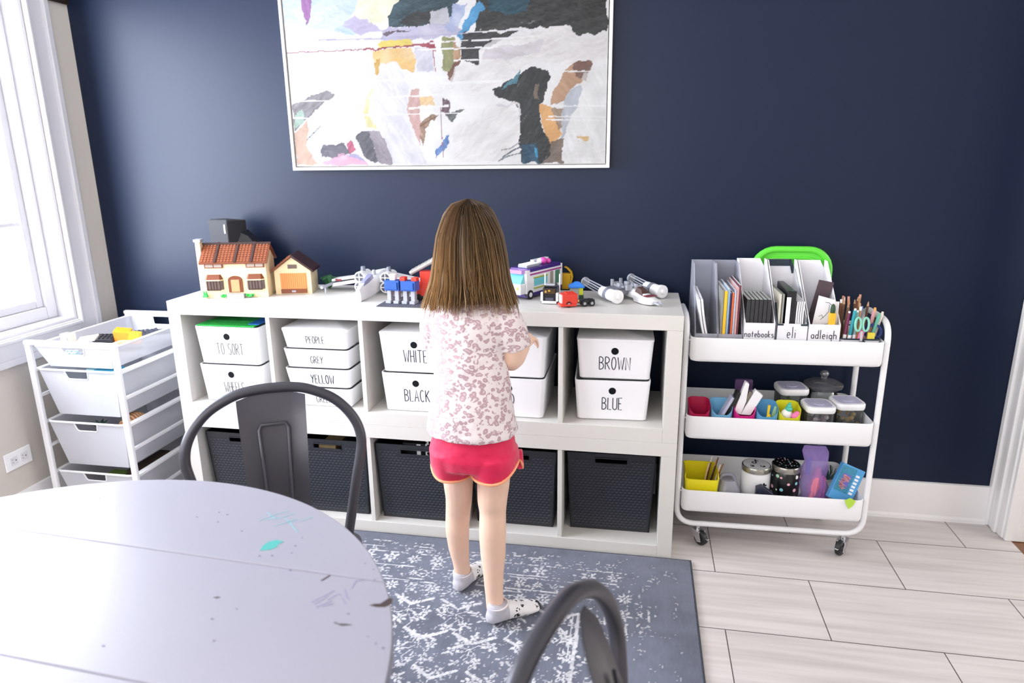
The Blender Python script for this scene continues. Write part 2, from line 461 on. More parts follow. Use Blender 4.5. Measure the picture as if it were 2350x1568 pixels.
# ================================================================== white lettered boxes
def storage_box(label, xc, y0, z0, h, text, th_, tw, tz, hole=True, lid=False, rz=0, w_=0.257, taper=.010, dep=.34, thin=False, align=.5, tx=0, cap=0):
    o = thing('storage_box', label, 'box', (xc, y0, z0), rz, 'white lettered boxes in the upper shelf')
    hw = w_ / 2
    def ring(z, ins):
        t = taper * (1 - z / h) + ins
        return rrect(-hw + t, hw - t, t, dep - t, z, .014)
    rings = [ring(0, .004), ring(.004, 0), ring(h, 0), ring(h, .004), ring(.006, .004)]
    obj('body', MB().loft(rings), PLASW, o, smooth=40)
    if lid:
        b = MB().loft([rrect(-hw - .001, hw + .001, -.001, dep + .001, h, .015), rrect(-hw - .001, hw + .001, -.001, dep + .001, h + .007, .015), rrect(-hw + .004, hw - .004, .004, dep - .004, h + .009, .013)])
        obj('lid', b, PLASW, o, smooth=40)
    ud = Vector((0, -taper, h)).normalized(); nd = Vector((0, -h, -taper)).normalized()
    def fp(x, z): return Vector((x, taper * (1 - z / h), z)) + nd * .0002
    if hole:
        c = fp(0, h * .745); n = 24; rr = .0125
        b = MB().prism([c + Vector((1, 0, 0)) * rr * math.cos(2 * math.pi * k / n) + ud * rr * math.sin(2 * math.pi * k / n) for k in range(n)], nd * .0005)
        obj('finger_hole_shade', b, HOLE, o, smooth=0)  # flat dark disc painted in place of a hole's shade
    b = MB(); lettering(b, text, th_, fp(tx, tz), (1, 0, 0), ud, nd, tw, r=.00105 if thin else .00145, align=align)
    obj('lettering', b, INKT if thin else INK, o, smooth=0)
    return o
ZB = 0.49 + .0005
storage_box('white box lettered WHEELS, at the bottom of the far left cube', .2135, .018, ZB, .1465, 'WHEELS', .042, .72, .038, thin=True, tx=.006)
storage_box('white box lettered TO SORT with a green building plate on top', .2135, .018, ZB + .147, .1465, 'TO SORT', .043, .74, .040, thin=True, tx=.006)
# half-height stack
for k, (t_, tx_, tz_) in enumerate((('GREEN', .015, .016), ('YELLOW', .016, .017), ('GREY', .0, .020), ('PEOPLE', .0, .022))):
    storage_box(f'shallow white box lettered {t_}, ' + ('lowest of the four-box stack', 'third from the top of the four-box stack', 'second from the top of the four-box stack', 'lidded, topmost of the four-box stack')[k],
                .5615, .020, ZB + k * .0735, .073 if k < 3 else .069, t_, .034 if k == 1 else .027, 1.0 if k != 1 else .95, tz_, hole=False, lid=(k == 3), thin=(k != 1), tx=tx_)
storage_box('white box lettered BLACK, below the WHITE box left of the girl', .9345, .020, ZB, .1465, 'BLACK', .045, .92, .040, tx=.002)
storage_box('white lidded box lettered WHITE, beside the girl’s left arm', .9345, .020, ZB + .147, .141, 'WHITE', .046, .85, .040, lid=True, tx=.002)
storage_box('white box with a letter D showing behind the girl’s shirt', 1.272, .020, ZB, .1465, 'RED', .044, .92, .046, tx=-.008)
storage_box('white lidded box with letters LY showing below the girl’s right elbow', 1.275, .020, ZB + .147, .141, 'CURLY', .048, .9, .032, lid=True, tx=-.022)
storage_box('white box lettered BLUE, bottom of the far right cube', 1.628, .045, ZB, .1465, 'BLUE', .044, .92, .040, rz=R(3))
storage_box('white lidded box lettered BROWN, top of the far right cube', 1.633, .050, ZB + .147, .137, 'BROWN', .045, .93, .036, lid=True, rz=R(1.5))
# green building plate on the TO SORT box
GRN = mat('green_brick_plastic', '#27ad48', 0.35)
o = thing('building_plate', 'green studded building plate lying on top of the TO SORT box', 'toy plate', (.2135, .02, ZB + .2945))
b = MB().box(-.120, .112, .004, .30, 0, .003); obj('plate', b, GRN, o)
b = MB()
for i in range(28):
    for j in range(10): b.lathe([(.0024, .003), (.0024, .0047)], (-.116 + i * .0083, .008 + j * .0083, 0), 6)
obj('studs', b, GRN, o, smooth=30)
tag(obj('building_plate', MB().box(.075, .118, .03, .22, 0, .003), mat('blue_brick_plastic', '#2a6fd0', .35), loc=(.2135, .02, ZB + .2980)), 'blue building plate poking out beside the green plate', 'toy plate')

# ================================================================== dark baskets
BASK = mat('charcoal_basket_plastic', '#24262d', 0.42); BASKD = mat('charcoal_basket_hole_shade', '#101216', 0.6); BASKL = mat('charcoal_basket_weave_highlight', '#484c58', 0.3)  # paler dashes carry painted highlights, dark patches the painted shade of holes
def basket(label, x, y, rz=0):
    o = thing('basket', label, 'basket', (x, y, .0510), rz, 'charcoal baskets in the lower shelf')
    hw, tp, h, dp, t = .157, .014, .306, .33, .004
    def q(sx, z, y): k = tp * (1 - z / h); return (sx * (hw - k), y + (k if y < .1 else -k), z)
    b = MB()
    def wallp(x0, x1, z0, z1):   # front panel piece, fractions of half width
        p = []
        for z in (z0, z1):
            k = tp * (1 - z / h); W = hw - k
            p += [(x0 * W, k, z), (x1 * W, k, z), (x1 * W, k + t, z), (x0 * W, k + t, z)]
        b.hexa(p)
    sz0, sz1, sx = .268, .289, .36
    wallp(-1, 1, 0, sz0); wallp(-1, -sx, sz0, sz1); wallp(sx, 1, sz0, sz1); wallp(-1, 1, sz1, h)
    for s_ in (-1, 1):
        p = []
        for z in (0, h):
            k = tp * (1 - z / h); W = hw - k
            p += [(s_ * W, k, z), (s_ * (W - t), k, z), (s_ * (W - t), dp - k, z), (s_ * W, dp - k, z)]
        b.hexa(p)
    b.hexa([(-hw + tp, dp - tp, 0), (hw - tp, dp - tp, 0), (hw - tp, dp - tp - t, 0), (-hw + tp, dp - tp - t, 0), (-hw, dp, h), (hw, dp, h), (hw, dp - t, h), (-hw, dp - t, h)])
    b.box(-hw + tp, hw - tp, tp, dp - tp, 0, .004)
    obj('body', b, BASK, o)
    ud = Vector((0, -tp, h)).normalized(); nd = Vector((0, -h, -tp)).normalized()
    b = MB()
    nxc, nzr = 19, 25
    for j in range(nzr):
        z = .016 + j * .0108
        for i in range(nxc):
            xx = (i - (nxc - 1) / 2) * .0150 + (.0075 if j % 2 else 0)
            if abs(xx) > hw - tp * (1 - z / h) - .014: continue
            if z > sz0 - .010 and abs(xx) < .073: continue
            c = Vector((xx, tp * (1 - z / h), z))
            a = R(14); dx = Vector((math.cos(a), 0, 0)) + ud * math.sin(a); dz = dx.cross(nd)
            L_, H_ = .0042, .0012
            b.m(0); lo = [c + dx * L_ * sx_ + dz * H_ * sz_ for sx_, sz_ in ((-1, -1), (1, -1), (1, 1), (-1, 1))]
            b.hexa(lo + [p + nd * .0016 for p in lo])
            c2 = c + ud * .0054; L_, H_ = .0026, .0017
            b.m(1); lo = [c2 + dx * L_ * sx_ + dz * H_ * sz_ for sx_, sz_ in ((-1, -1), (1, -1), (1, 1), (-1, 1))]
            b.hexa(lo + [p + nd * .0003 for p in lo])
    obj('weave', b, [BASKL, BASKD], o, smooth=0)
    # rolled rim of the hand slot
    pth = []
    for z, x in ((sz0, -1), (sz0, 1), (sz1, 1), (sz1, -1)):
        W = hw - tp * (1 - z / h)
        pth.append(Vector((x * sx * W, tp * (1 - z / h) - .001, z)))
    b = MB(); b.tube(pth, .003, 6, closed=True); obj('handle_rim', b, BASK, o)
    return o
for i, (x, y, rz, lb) in enumerate((
    (.219, .035, 0, 'charcoal woven basket in the far left lower cube behind the chair'),
    (.571, .030, 0, 'charcoal woven basket in the second lower cube, right of the chair back'),
    (.918, .028, 0, 'charcoal woven basket left of the girl’s legs holding a black game box'),
    (1.281, .050, R(0), 'charcoal woven basket right of the girl’s legs'),
    (1.630, .066, R(1), 'charcoal woven basket in the far right lower cube'))):
    basket(lb, x, y, rz)
o = thing('game_box', 'black game box with white print inside the basket beside the girl', 'box', (.95, .055, .0556))
obj('box', MB().box(-.09, .09, 0, .2, 0, .298), BLK, o, bevel=.002)
b = MB(); b.box(-.035, -.020, -.001, 0, .1, .296); lettering(b, '5', .026, (.005, -.0005, .254), (-1, 0, 0), (0, 0, 1), (0, -1, 0), 1, r=.003); lettering(b, '5', .026, (.005, -.0005, .284), (-1, 0, 0), (0, 0, 1), (0, -1, 0), 1, r=.003)
obj('print', b, PLASW, o, smooth=0)
b = MB().box(-.05, .02, 0, .1, 0, .27); obj('cardboard_box', b, mat('brown_cardboard', '#8d7a55', .8), loc=(.575, .05, .0556), bevel=.002, label='brown cardboard box inside the basket right of the chair back', cat='box')

# ================================================================== painting
ART = '''
P c4d9eb 0 9 638 321 623 359 501 275 478 111 506 1 531
P d9e2f0 0 39 576 201 589 279 534 194 497 63 518
P f2eecf 0 321 623 514 613 435 523 330 507 268 535
P 9d68a2 0 78 635 114 633 109 542 91 517 80 553
P c3b9d6 0 280 539 325 527 393 489 298 477 230 506
P 28424e 0 480 615 702 604 643 499 416 496 412 529
P 2a2c2e 0 499 540 634 549 616 500 445 502
P c8c6cf 0 578 541 645 553 654 483 570 482
P b9b4cd 0 390 494 643 499 715 461 585 450 385 454
P 5a4a55 0 389 481 507 484 473 478 391 469
P 262828 0 746 602 1217 578 1221 450 1109 440 1077 471 944 471 743 467
P 204a5c 0 779 600 950 592 928 530 864 515 799 541
P aab4d7 0 668 557 718 564 694 501 670 463 632 479
P 4b96c8 0 756 567 783 547 726 485 692 434 673 452 716 515
P 2d2d30 0 693 469 906 460 808 422 752 399 751 354 690 371
P 8c8c5f 0 619 452 664 450 661 362 637 324 615 353
P b08a6a 0 664 448 691 412 684 361 661 367
P 6e4b3e 0 658 364 693 376 653 300 631 327
P e4cd64 0 366 444 402 454 500 453 507 428 377 421
P e8be78 0 347 419 504 421 517 382 506 339 466 348 397 371 350 375
P c9a050 0 350 377 377 387 365 335 348 341
P 963c4b 0 306 426 556 433 588 448 588 408 527 425 318 419
P cdcbda 0 515 418 578 413 589 338 517 343
P e8e4e4 0 752 399 797 433 971 458 1082 474 1112 430 1221 438 1223 358 1078 348 971 357 916 343 805 270 748 251 693 294 642 295 666 351 751 359
P d3ccd2 0 780 408 998 430 987 396 862 370 762 374
P 26292b 0 883 309 949 340 1008 330 1019 305 998 239 981 214 987 131 1020 78 1015 36 992 6 908 7 903 111 909 185 882 222 810 239 805 265
P 46788a 0 883 309 908 336 894 288 833 267
P 28506a 0 909 69 970 79 977 5 914 6
P 46a0c8 0 958 58 971 57 971 17 962 20
P 7a6a60 0 960 281 976 283 973 230 962 240
P be9678 0 1073 323 1099 352 1163 355 1153 291 1084 263 1074 217 1014 207 1041 274
P 7d5f55 0 1099 352 1165 357 1153 288 1111 302
P e1aa6e 0 980 217 1015 206 1061 109 1048 75 1020 65 992 131
P a08a78 0 1020 198 1074 202 1069 130 1047 125
P bec3cd 0 1084 263 1138 274 1128 231 1083 135 1059 77 1061 171
P 78695f 0 1020 75 1072 93 1065 4 987 4 1015 36
P ecebeb 0 1142 311 1223 343 1232 4 1073 6 1075 109 1123 211
P d8b47a 0 1121 97 1157 99 1157 86 1124 87
P 827d82 0 5 238 151 280 186 266 115 224 61 181 8 138 1 205
P a0b9aa 0 6 193 46 215 49 170 8 148
P cdaa96 0 1 124 69 181 46 81 98 5 0 6
P dae4f0 0 60 137 164 146 132 69 99 12 48 70
P 64616e 0 107 63 121 81 208 84 230 50 173 33 110 34
P be5a78 0 215 90 240 95 256 56 230 44
P 55555f 0 253 106 285 131 321 127 329 66 364 32 338 6 290 33
P 968c96 0 309 128 358 126 402 65 403 5 350 5
P e2aac3 0 105 5 141 29 193 49 254 39 295 16 308 2
P aaa5c8 0 211 46 266 42 298 15 241 32
P dedce4 0 338 283 373 371 444 374 480 300 474 173 511 85 538 4 404 5 369 120 338 197
P ded69f 0 306 252 338 283 314 198 347 132 304 142 295 198
P cda5a0 0 491 279 526 283 523 215 526 156 516 74 479 162 475 205
P 967864 0 523 150 574 187 588 181 542 134 528 72 516 107
P ebc896 0 524 246 571 250 575 218 523 213
P 6a5260 0 610 249 636 228 639 191 612 199
P 5f82be 0 573 49 636 116 629 67 579 27
P 5a5f5f 0 627 195 710 201 666 184 648 158 631 170
P e8e4e4 0 648 148 769 167 770 209 815 224 887 196 906 111 880 59 834 13 655 11
L d8d5d8 8 821 215 860 207 882 222 901 216 907 180 898 164
L 9a98a0 5 835 51 869 59 903 80
L 55606a 5 840 27 880 53 908 64
L 7a7f88 5 823 14 863 32 908 42
L e6e4e6 9 770 198 757 141 768 124
L a05a6e 3 -1 422 306 424
L a04a5e 3 582 410 589 337
L a07080 2 604 213 606 29
L b4b0cc 5 137 463 385 458 715 463
L f4f2f2 5 5 246 154 246
L f6f6f6 6 -1 184 83 182
L f6f6f6 5 253 191 707 188
L f4f4f4 7 256 311 637 316
L f4f4f4 5 306 251 612 255
L f6f6f6 5 1009 207 1224 202
L f4f4f4 5 1014 170 1225 163
L f4f4f4 5 1003 159 1225 151
L f4f4f4 5 1068 322 1163 320
L eceaf0 5 709 467 944 466
L f2f0f4 6 731 438 982 445
L f0eef0 5 573 436 714 440
L f2f2f2 6 527 415 807 412
L f2f2f2 5 661 373 762 372
L f2f2f2 8 482 210 633 215
L f2f2f2 9 607 296 839 297
L 262828 3 54 103 115 153
L 6e4b3e 3 522 145 591 182
'''
pic = thing('framed_painting', 'large white-framed abstract painting on the navy wall', 'painting', (.328, .457, 1.334))
PW, PH = 1.2530, .745
def paint(nx, ny):
    u = np.linspace(0, PW - .030, nx); v = np.linspace(0, PH - .030, ny)
    U, V = np.meshgrid(u * 1000, v * 1000)
    wx = 9 * (vnoise(U / 28, V / 28, 1) - .5) + 5 * (vnoise(U / 9, V / 9, 2) - .5)
    wy = 9 * (vnoise(U / 28, V / 28, 3) - .5) + 5 * (vnoise(U / 9, V / 9, 4) - .5)
    C = np.ones((ny, nx, 3)) * np.array([.925, .92, .922])
    for k, ln in enumerate(ART.strip().splitlines()):
        t = ln.split(); col = np.array([int(t[1][i:i + 2], 16) / 255 for i in (0, 2, 4)])
        p = [float(a) for a in t[3:]]; pts = list(zip(p[0::2], p[1::2]))
        pw = np.array([q[1] for q in pts]); pu = np.array([q[0] for q in pts])
        if t[0] == 'P':
            m = inpoly(U + wx * 1.3, V + wy * 1.3, pts)
            ang = math.atan2(pw.max() - pw.min(), pu.max() - pu.min()) * (1 if k % 3 else -1)
            s_ = U * math.cos(ang) + V * math.sin(ang); n_ = -U * math.sin(ang) + V * math.cos(ang)
            st = vnoise((s_ + 2 * wx) / 80, (n_ + 1.6 * wy) / 9, 10 + k) * .6 + vnoise(s_ / 30, (n_ + wx) / 3, 40 + k) * .4
            amp = .20 if col.mean() < .6 else .10
            cc = np.clip(col + (st[..., None] - .5) * amp, 0, 1)
            al = np.where(st > .9, .62, .95)
            if col.mean() > .7: al = al * np.clip(.62 + .7 * vnoise(U / 40, V / 40, 70 + k), .5, 1)
        else:
            wd = max(3., float(t[2]) * .9)
            d = linedist(U, V + wy * .25, pts); m = d < wd * (.35 + .3 * vnoise(U / 40, V / 10, 90 + k))
            cc = np.ones_like(C) * col; al = np.full(U.shape, .95)
        a3 = (m * al)[..., None]
        C = C * (1 - a3) + cc * a3
    X = .015 + U / 1000; Z = .015 + V / 1000
    return X, np.full_like(X, -.027) - .0012 * vnoise(U / 12, V / 4, 5), Z, s2l(C * (.95 + .07 * vnoise(U / 60, V / 35, 201)[..., None])) * .50
colored_grid('canvas', 408, 240, paint, attr_mat('painted_canvas', .5, .35), pic)
b = MB().box(.015, PW - .015, -.0255, -.008, .015, PH - .015); obj('stretcher', b, mat('dark_canvas_edge', '#3a3634', .7), pic)
b = MB()
f = .011
for (x0, x1, z0, z1) in ((0, PW, 0, f), (0, PW, PH - f, PH), (0, f, f, PH - f), (PW - f, PW, f, PH - f)): b.box(x0, x1, -.034, -.001, z0, z1)
b.box(f, PW - f, -.006, -.001, f, PH - f)
obj('frame', b, mat('white_frame_paint', '#f3efeb', .4), pic, bevel=.0012)

# ================================================================== rug
RX0, RX1, RY0, RY1 = .02, 1.915, -2.25, -.011
rug = thing('area_rug', 'faded blue-grey area rug with a distressed white floral pattern', 'rug', (0, 0, 0))
def rugfn(nx, ny):
    x = np.linspace(RX0, RX1, nx); y = np.linspace(RY0, RY1, ny)
    X, Y = np.meshgrid(x, y)
    rg = random.Random(3)
    Pm = np.zeros(X.shape)
    ex = RX1 - X; ey = RY1 - Y
    wx = .004 * (vnoise(X / .03, Y / .03, 1) - .5); wy = .004 * (vnoise(X / .03, Y / .03, 2) - .5)
    def put(m): Pm[:] = np.maximum(Pm, m)
    def bar(d0, wd, horiz, per, seed, lo, hi):
        q = (ey + wy if horiz else ex + wx); al = (ex if horiz else ey)
        m = (np.abs(q - d0) < wd) & (al > lo) & (al < hi) & (vnoise((X if horiz else Y) / per + seed, np.zeros_like(X) + seed, seed) > .33)
        put(m)
    for d0, wd, sd in ((.052, .003, 5), (.074, .0035, 6), (.088, .002, 7), (.118, .003, 8), (.182, .003, 9), (.196, .002, 10), (.262, .0035, 11), (.276, .002, 12)):
        bar(d0, wd, True, .05, sd, .17 + d0 * .4, 2.3)
    for d0, wd, sd in ((.145, .003, 15), (.212, .005, 16), (.275, .003, 17), (.355, .0055, 18), (.372, .002, 19)):
        bar(d0, wd, False, .06, sd, .25 + d0 * .3, 2.3)
    def win_(cx, cy, r):
        i0 = np.searchsorted(x, cx - r); i1 = np.searchsorted(x, cx + r); j0 = np.searchsorted(y, cy - r); j1 = np.searchsorted(y, cy + r)
        return slice(j0, j1), slice(i0, i1)
    def flower(cx, cy, r, n, rot):
        s_ = win_(cx, cy, r * 1.3)
        dx = X[s_] - cx; dy = Y[s_] - cy; rr = np.hypot(dx, dy) / r; th = np.arctan2(dy, dx) + rot
        pet = .74 + .26 * np.cos(n * th)
        m = ((rr < pet) & (rr > .32) & (np.abs(np.sin(n * th / 2)) < .965)) | (rr < .16)
        Pm[s_] = np.maximum(Pm[s_], m)
    def leaf(cx, cy, a, b_, rot):
        s_ = win_(cx, cy, a * 1.1)
        dx = X[s_] - cx; dy = Y[s_] - cy; u = dx * math.cos(rot) + dy * math.sin(rot); v = -dx * math.sin(rot) + dy * math.cos(rot)
        m = (np.abs(u) < a) & (np.abs(v) < b_ * (1 - (u / a) ** 2)); Pm[s_] = np.maximum(Pm[s_], m)
    def stroke(pts, wd, seed):
        xs = [p[0] for p in pts]; ys = [p[1] for p in pts]
        s_ = (slice(np.searchsorted(y, min(ys) - .02), np.searchsorted(y, max(ys) + .02)), slice(np.searchsorted(x, min(xs) - .02), np.searchsorted(x, max(xs) + .02)))
        m = linedist(X[s_] + wx[s_], Y[s_] + wy[s_], pts) < wd; Pm[s_] = np.maximum(Pm[s_], m)
    # border rows parallel to the edges
    k = 0
    for d, sp, r in ((.062, .05, .007), (.100, .042, .010), (.150, .088, .032), (.228, .060, .020), (.305, .072, .026)):
        n = int(2.0 / sp)
        for i in range(n):
            k += 1
            p = .10 + i * sp + rg.uniform(-.006, .006)
            for hz in (True, False):
                if hz: cx, cy = RX1 - d - p, RY1 - d
                else: cx, cy = RX1 - d - .07, RY1 - d - p
                if rg.random() < (.9 if hz else .75): flower(cx, cy, r * rg.uniform(.8, 1.1), rg.choice((6, 8, 8)) if r > .015 else 5, rg.random() * 6)
                for q in range(3 if r > .015 else 1):
                    a = rg.random() * 6.28; leaf(cx + r * 1.35 * math.cos(a), cy + r * 1.35 * math.sin(a), .009, .0035, a + rg.uniform(-.8, .8))
    # field: chevrons, vines, blossoms
    fx1, fy1 = RX1 - .40, RY1 - .345
    for i in range(13):
        for j in range(10):
            cx = fx1 - .02 - i * .155 - (.077 if j % 2 else 0); cy = fy1 - .075 - j * .15
            if cx < RX0 + .05: continue
            for sx_ in (-1, 1):
                stroke([(cx, cy + .028), (cx + sx_ * .062, cy + .066)], .0055, 3)
                stroke([(cx + sx_ * .01, cy - .02), (cx + sx_ * .03, cy - .055), (cx + sx_ * .012, cy - .085)], .0014, 3)
            for q in range(6):
                a = q * 1.05 + rg.random() * .5; rr = rg.uniform(.035, .068)
                fx_, fy_ = cx + rr * math.cos(a), cy + rr * math.sin(a)
                flower(fx_, fy_, rg.uniform(.012, .022), 5, rg.random() * 6)
                for q2 in range(3):
                    a2 = rg.random() * 6.28; leaf(fx_ + .022 * math.cos(a2), fy_ + .022 * math.sin(a2), rg.uniform(.006, .011), .004, a2)
                stroke([(cx, cy), (cx + rr * .5 * math.cos(a + .4), cy + rr * .5 * math.sin(a + .4)), (fx_, fy_)], .0012, 1)
    big = vnoise(X / .16, Y / .16, 21); mid = vnoise(X / .035, Y / .035, 22); fin = vnoise(X / .007, Y / .007, 23); fin2 = vnoise(X / .0045, Y / .014, 24)
    fade = np.clip((np.minimum(ex, ey * 1.8) - .035) / .22, 0, 1)
    keep = .30 * big + .25 * mid + .30 * fin + .15 * fin2
    on_ = Pm * (keep < (.31 + .33 * fade))
    speck = (vnoise(X / .006, Y / .006, 31) > .85) & (mid < .2 + .5 * fade) & (fade > .05)
    A = np.clip(on_ + speck * .7, 0, 1)[..., None]
    base = np.array([.40, .415, .475]) * (.80 + .34 * (.5 * big + .3 * mid + .2 * vnoise(X / .004, Y / .02, 33)))[..., None]
    whit = np.array([.80, .80, .82]) * (.85 + .2 * fin)[..., None]
    C = base * (1 - A) + whit * A
    return X, Y, np.full_like(X, .010) + .0008 * A[..., 0] + .0006 * fin, s2l(np.clip(C, 0, 1))
colored_grid('pile', 560, 640, rugfn, attr_mat('rug_pile', .95, .1, sheen=.25), rug)
b = MB().tube([(RX0, RY0, .006), (RX1, RY0, .006), (RX1, RY1, .006), (RX0, RY1, .006)], .0058, 8, closed=True); obj('binding', b, mat('dark_rug_binding', '#3c4049', .9), rug)
b = MB().box(RX0, RX1, RY0, RY1, .0005, .0085); obj('backing', b, mat('rug_backing', '#4a4d55', .9), rug)

# ================================================================== round table
TA = R(-3.2)
table = thing('round_table', 'round table with a worn pale lavender-grey painted top', 'table', (.8603, -1.6297, 0), TA)
TPAINT = mat('lavender_grey_paint', '#95939f', 0.34, spec=0.5, var=.03, vscale=6, bump=.03, bscale=60)
TR, TZ, TT = .5628, .752, .024
cuts = [-1, -.198, .0625, .323, 1]
for a_, c_ in zip(cuts[:-1], cuts[1:]):
    pts = []
    lo, hi = max(a_ + .0003, -TR * .9999), min(c_ - .0003, TR * .9999)
    t0, t1 = math.asin(lo / TR), math.asin(hi / TR)
    n = 40
    pts += [(TR * math.cos(t0 + (t1 - t0) * k / n), TR * math.sin(t0 + (t1 - t0) * k / n), TZ - TT) for k in range(n + 1)]
    pts += [(-TR * math.cos(t1 + (t0 - t1) * k / n), TR * math.sin(t1 + (t0 - t1) * k / n), TZ - TT) for k in range(n + 1)]
    obj('table_leaf', MB().prism(pts, (0, 0, TT)), TPAINT, table, bevel=.0025)
obj('pedestal', MB().lathe([(.10, .02), (.075, .06), (.05, .12), (.045, .3), (.06, .45), (.05, .6), (.09, .69), (.16, .727)], n=24), mat('table_base_paint', '#cfced6', .5), table)
for k in range(4):
    a = R(45 + 90 * k); c, s_ = math.cos(a), math.sin(a)
    obj('foot', MB().tube([(.04 * c, .04 * s_, .09), (.2 * c, .2 * s_, .07), (.36 * c, .36 * s_, .032)], [.04, .032, .02], 10), mat('table_base_paint', '#cfced6', .5), table)
obj('apron', MB().lathe([(.40, TZ - TT - .06), (.42, TZ - TT - .06), (.42, TZ - TT + .0), (.40, TZ - TT + .0)], n=40, cap=False), mat('table_base_paint', '#cfced6', .5), table)
def tl(p): return (p[0] * math.cos(-TA) - p[1] * math.sin(-TA), p[0] * math.sin(-TA) + p[1] * math.cos(-TA), TZ + .0001)
def strokes(name, m, lines, wd):
    b = MB()
    for ln in lines:
        P = [Vector(tl(p)) for p in ln]
        rings = []
        for i, p in enumerate(P):
            t = (P[min(i + 1, len(P) - 1)] - P[max(i - 1, 0)]).normalized(); sd = Vector((-t.y, t.x, 0)) * wd * random.uniform(.6, 1.2)
            rings.append([p + sd, p - sd, p - sd + Vector((0, 0, .0003)), p + sd + Vector((0, 0, .0003))])
        b.loft(rings)
    return obj(name, b, m, table, smooth=0)
TEAL = mat('teal_paint', '#3f9c97', .6); PURP = mat('purple_crayon', '#8d82a8', .8); BARE = mat('bare_dark_wood', '#3a2a28', .7); FTEAL = mat('faint_teal_paint', '#79a8b2', .7)
strokes('teal_brush_mark', FTEAL, [[(.19, .434), (.209, .462), (.225, .474)], [(.187, .465), (.205, .452), (.222, .445)], [(.225, .42), (.24, .436), (.256, .444), (.254, .45), (.248, .446), (.24, .436)], [(.232, .45), (.252, .432), (.277, .409)], [(.262, .445), (.279, .462)], [(.20, .44), (.225, .452), (.24, .470)]], .0010)
b = MB().prism([tl(p) for p in ((.242, .345), (.239, .361), (.243, .373), (.253, .380), (.268, .377), (.262, .366), (.265, .36), (.258, .35))], (0, 0, .0003)); obj('teal_paint_blob', b, TEAL, table, smooth=0)
strokes('purple_scribble', PURP, [[(.39, .232), (.397, .242), (.411, .263)], [(.411, .24), (.42, .256), (.426, .255)], [(.426, .268), (.436, .251), (.442, .247)], [(.41, .225), (.423, .234)], [(.435, .272), (.433, .291), (.445, .296)], [(.43, .249), (.442, .235)], [(.396, .228), (.404, .240), (.408, .25)], [(.402, .222), (.418, .24)]], .0007)
for poly in (((.476, .239), (.483, .2435), (.49, .245), (.498, .259), (.504, .26), (.507, .248), (.5, .239), (.488, .237)), ((.441, .194), (.444, .1955), (.448, .193), (.460, .1945), (.469, .194), (.455, .190)), ((.240, .218), (.2455, .2205), (.251, .22), (.247, .217)), ((.379, .283), (.386, .299), (.389, .299), (.383, .285))):
    obj('bare_patch', MB().prism([tl(p) for p in poly], (0, 0, .0003)), BARE, table, smooth=0)
sp = [(.29, .199), (.298, .132), (.268, .173), (-.161, .462), (.429, .338), (.488, .289), (.53, .185), (.528, .157), (.515, .164), (.298, .347), (.294, .368), (.293, .393), (.178, .397), (.118, .418), (.157, .098), (.454, .216), (.07, .428), (.449, .325), (.32, .301), (.293, .489), (.47, .305), (.478, .30), (.482, .292), (.50, .175), (.46, .30), (.25, .33), (.27, .335), (.1, .45), (.12, .445)]
for i, p in enumerate(sp):
    r_ = random.uniform(.0009, .0021); n = 7; ph = random.random() * 6
    b = MB().prism([tl((p[0] + r_ * random.uniform(.7, 1.6) * math.cos(ph + 6.283 * k / n), p[1] + r_ * random.uniform(.5, 1) * math.sin(ph + 6.283 * k / n))) for k in range(n)], (0, 0, .0003))
    obj('paint_speck', b, mat('dark_mauve_paint', '#6a6078', .7), table, smooth=0)

